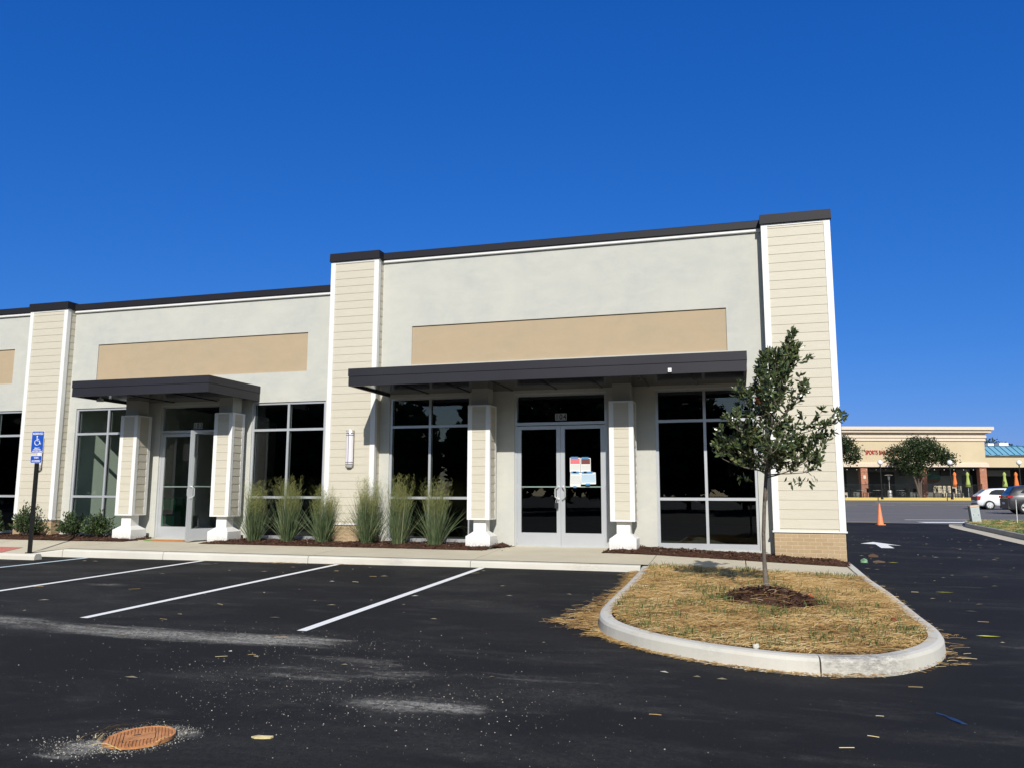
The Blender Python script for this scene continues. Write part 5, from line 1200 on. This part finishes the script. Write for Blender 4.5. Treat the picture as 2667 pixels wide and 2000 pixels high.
x, y = far(38.0,80); t = empty('patio_heater', (x,y,PZ), FARROT, 'silver mushroom patio heater on the terrace', 'heater'); m = MB(); m.lathe([(.22,0),(.22,.65),(.2,.7),(.035,.72),(.035,1.75),(.1,1.8),(.11,2.1),(.03,2.15)], n=14); m.build('heater_post', M['steel'], t, True); m = MB(); m.lathe([(.42,2.2),(.3,2.27),(0,2.3)], n=20); m.lathe([(.42,2.2),(0,2.22)], n=20); m.build('reflector', M['steel'], t)
# terrace railing
t = empty('terrace_railing', (bx,by,0), FARROT, 'black metal railing along the restaurant terrace', 'railing')
m = MB(); m.box(20,46.4,78.47,78.51,1.84,1.89); m.box(20,46.4,78.47,78.51,.70,.74); m.build('rail', M['black'], t)
m = MB()
for i in range(264): s = 20+i*.1; m.box(s-.009,s+.009,78.48,78.50,.74,1.84)
m.build('pickets', M['black'], t)
for s in [20+2.4*i for i in range(12)]: m = MB(); m.box(s-.03,s+.03,78.455,78.525,PZ,1.97); m.build('railing_post', M['black'], t)
def table_(s, d, lb):
    x, y = far(s,d); t = empty('patio_table', (x,y,PZ), FARROT, lb, 'table', 'tables on the terrace'); m = MB(); m.lathe([(0,.70),(.4,.70),(.4,.73),(0,.74)], n=16); m.build('table_top', M['pedgrey'], t); m = MB(); m.lathe([(.25,0),(.25,.02),(.03,.05),(.03,.7)], n=10); m.build('pedestal', M['black'], t)
for s, lb in ((34.9,'patio table left of the brick pillar'),(36.5,'patio table below the brick pillar'),(38.9,'patio table right of the patio heater'),(43.6,'patio table before the pale benches')): table_(s,79.6,lb)
def chair_(s, d, rz, lb):
    x, y = far(s,d); t = empty('patio_chair', (x,y,PZ), FARROT+rz, lb, 'chair', 'dark chairs on the terrace')
    m = MB(); m.box(-.22,.22,-.22,.22,.43,.47); m.build('seat', M['black'], t); m = MB(); m.box(-.22,.22,.18,.22,.5,.92); m.build('backrest', M['black'], t)
    for sx in (-1,1):
        for sy in (-1,1): m = MB(); m.box(sx*.2-.02,sx*.2+.02,sy*.2-.02,sy*.2+.02,0,.43); m.build('leg', M['black'], t)
for i, (s, rz) in enumerate(((34.2,1.4),(35.6,-1.4),(37.2,-1.5),(37.4,1.5),(39.3,-1.2),(40.6,2),(42.8,1.4),(44.2,-1.4))): chair_(s,79.7+.2*(i%2),rz,'dark patio chair behind the terrace railing')
def bench_(s, lb):
    x, y = far(s,81); t = empty('bench', (x,y,PZ), FARROT, lb, 'bench', 'pale slatted benches on the terrace'); pw = plain('pale_bench_wood', (.70,.62,.46), .7)
    m = MB(); m.box(-.44,.44,-.2,.25,.42,.47); m.build('seat', pw, t)
    m = MB()
    for k in range(6): m.box(-.43+k*.155,-.34+k*.155,.2,.24,.48,1.16)
    for z in (.55,.8,1.1): m.box(-.44,.44,.241,.27,z,z+.09)
    m.build('backrest', pw, t)
    for sx in (-1,1): m = MB(); m.box(sx*.4-.04,sx*.4+.04,-.18,.24,0,.42); m.build('leg', pw, t)
bench_(43.5,'pale slatted bench left of the three'); bench_(44.5,'pale slatted bench in the middle of the three'); bench_(45.45,'pale slatted bench right of the three')
x, y = far(33.0,79.6); t = empty('planter_box', (x,y,PZ), FARROT, 'pale planter box with plants beside the terrace railing', 'planter'); m = MB(); m.box(-.5,.5,-.2,.2,.25,.5); m.box(-.5,-.42,-.2,.2,0,.25); m.box(.42,.5,-.2,.2,0,.25); m.build('trough', paleband, t); m = MB(); random.seed(3)
for _ in range(160): leafquad(m, Vector((random.uniform(-.45,.45),random.uniform(-.15,.15),random.uniform(.5,.95))), Vector((random.gauss(0,1),random.gauss(0,1),1)), .14, .06, random.random())
m.build('plants', M['treeleaf'], t)
x, y = far(38.5,81.6); t = empty('string_lights', (x,y,3.5), FARROT, 'string of small white bulbs under the porch ceiling', 'string lights'); m = MB(); m.tube([(-5+i*.5,0,.05-.08*math.sin(i*1.57)**2) for i in range(32)], .008, 4); m.build('cable', M['black'], t); m = MB()
for i in range(16): m.lathe([(0,-.12),(.035,-.09),(.035,-.05),(0,-.02)], (-5+i,0,0), 8)
m.build('bulbs', M['white'], t)

# ------------------------------------------------------------------ woodland behind the camera (mirrored in the shop windows)
random.seed(77); m = MB(); tr_ = MB()
for i in range(64):
    x, y = -190+i*4.2+random.uniform(-1.5,1.5), -62+random.uniform(-7,7); h = (random.uniform(8.0,9.2) if -37 < x < -25 or -2 < x < 4 else random.uniform(11,14)); w = h*.34
    tr_.tube([(x,y,-1),(x+random.uniform(-.4,.4),y,h*.6)], [.25,.12], 6)
    for _ in range(2000):
        while True:
            q = Vector((random.uniform(-1,1),random.uniform(-1,1),random.uniform(-1,1)))
            if .3 < q.length < 1: break
        p = Vector((x+q.x*w,y+q.y*w,max(.0,h*.52+q.z*h*.5)))+Vector((random.gauss(0,.3),random.gauss(0,.3),random.gauss(0,.3)))
        d1 = Vector((random.gauss(0,1),random.gauss(0,1),random.gauss(0,.8))).normalized()*random.uniform(.4,.75); d2 = d1.cross(Vector((random.gauss(0,1),random.gauss(0,1),random.gauss(0,1)))).normalized()*random.uniform(.35,.55); m.add([p-d1,p-d2,p+d1,p+d2], [(0,1,2,3)], 0, random.random())
tag(m.build('woodland', M['treeleaf']), 'belt of leafy trees across the car park, mirrored in the shop windows', kind='stuff')
tag(tr_.build('woodland_trunks', M['darkbark']), 'trunks of the tree belt mirrored in the shop windows', kind='stuff')
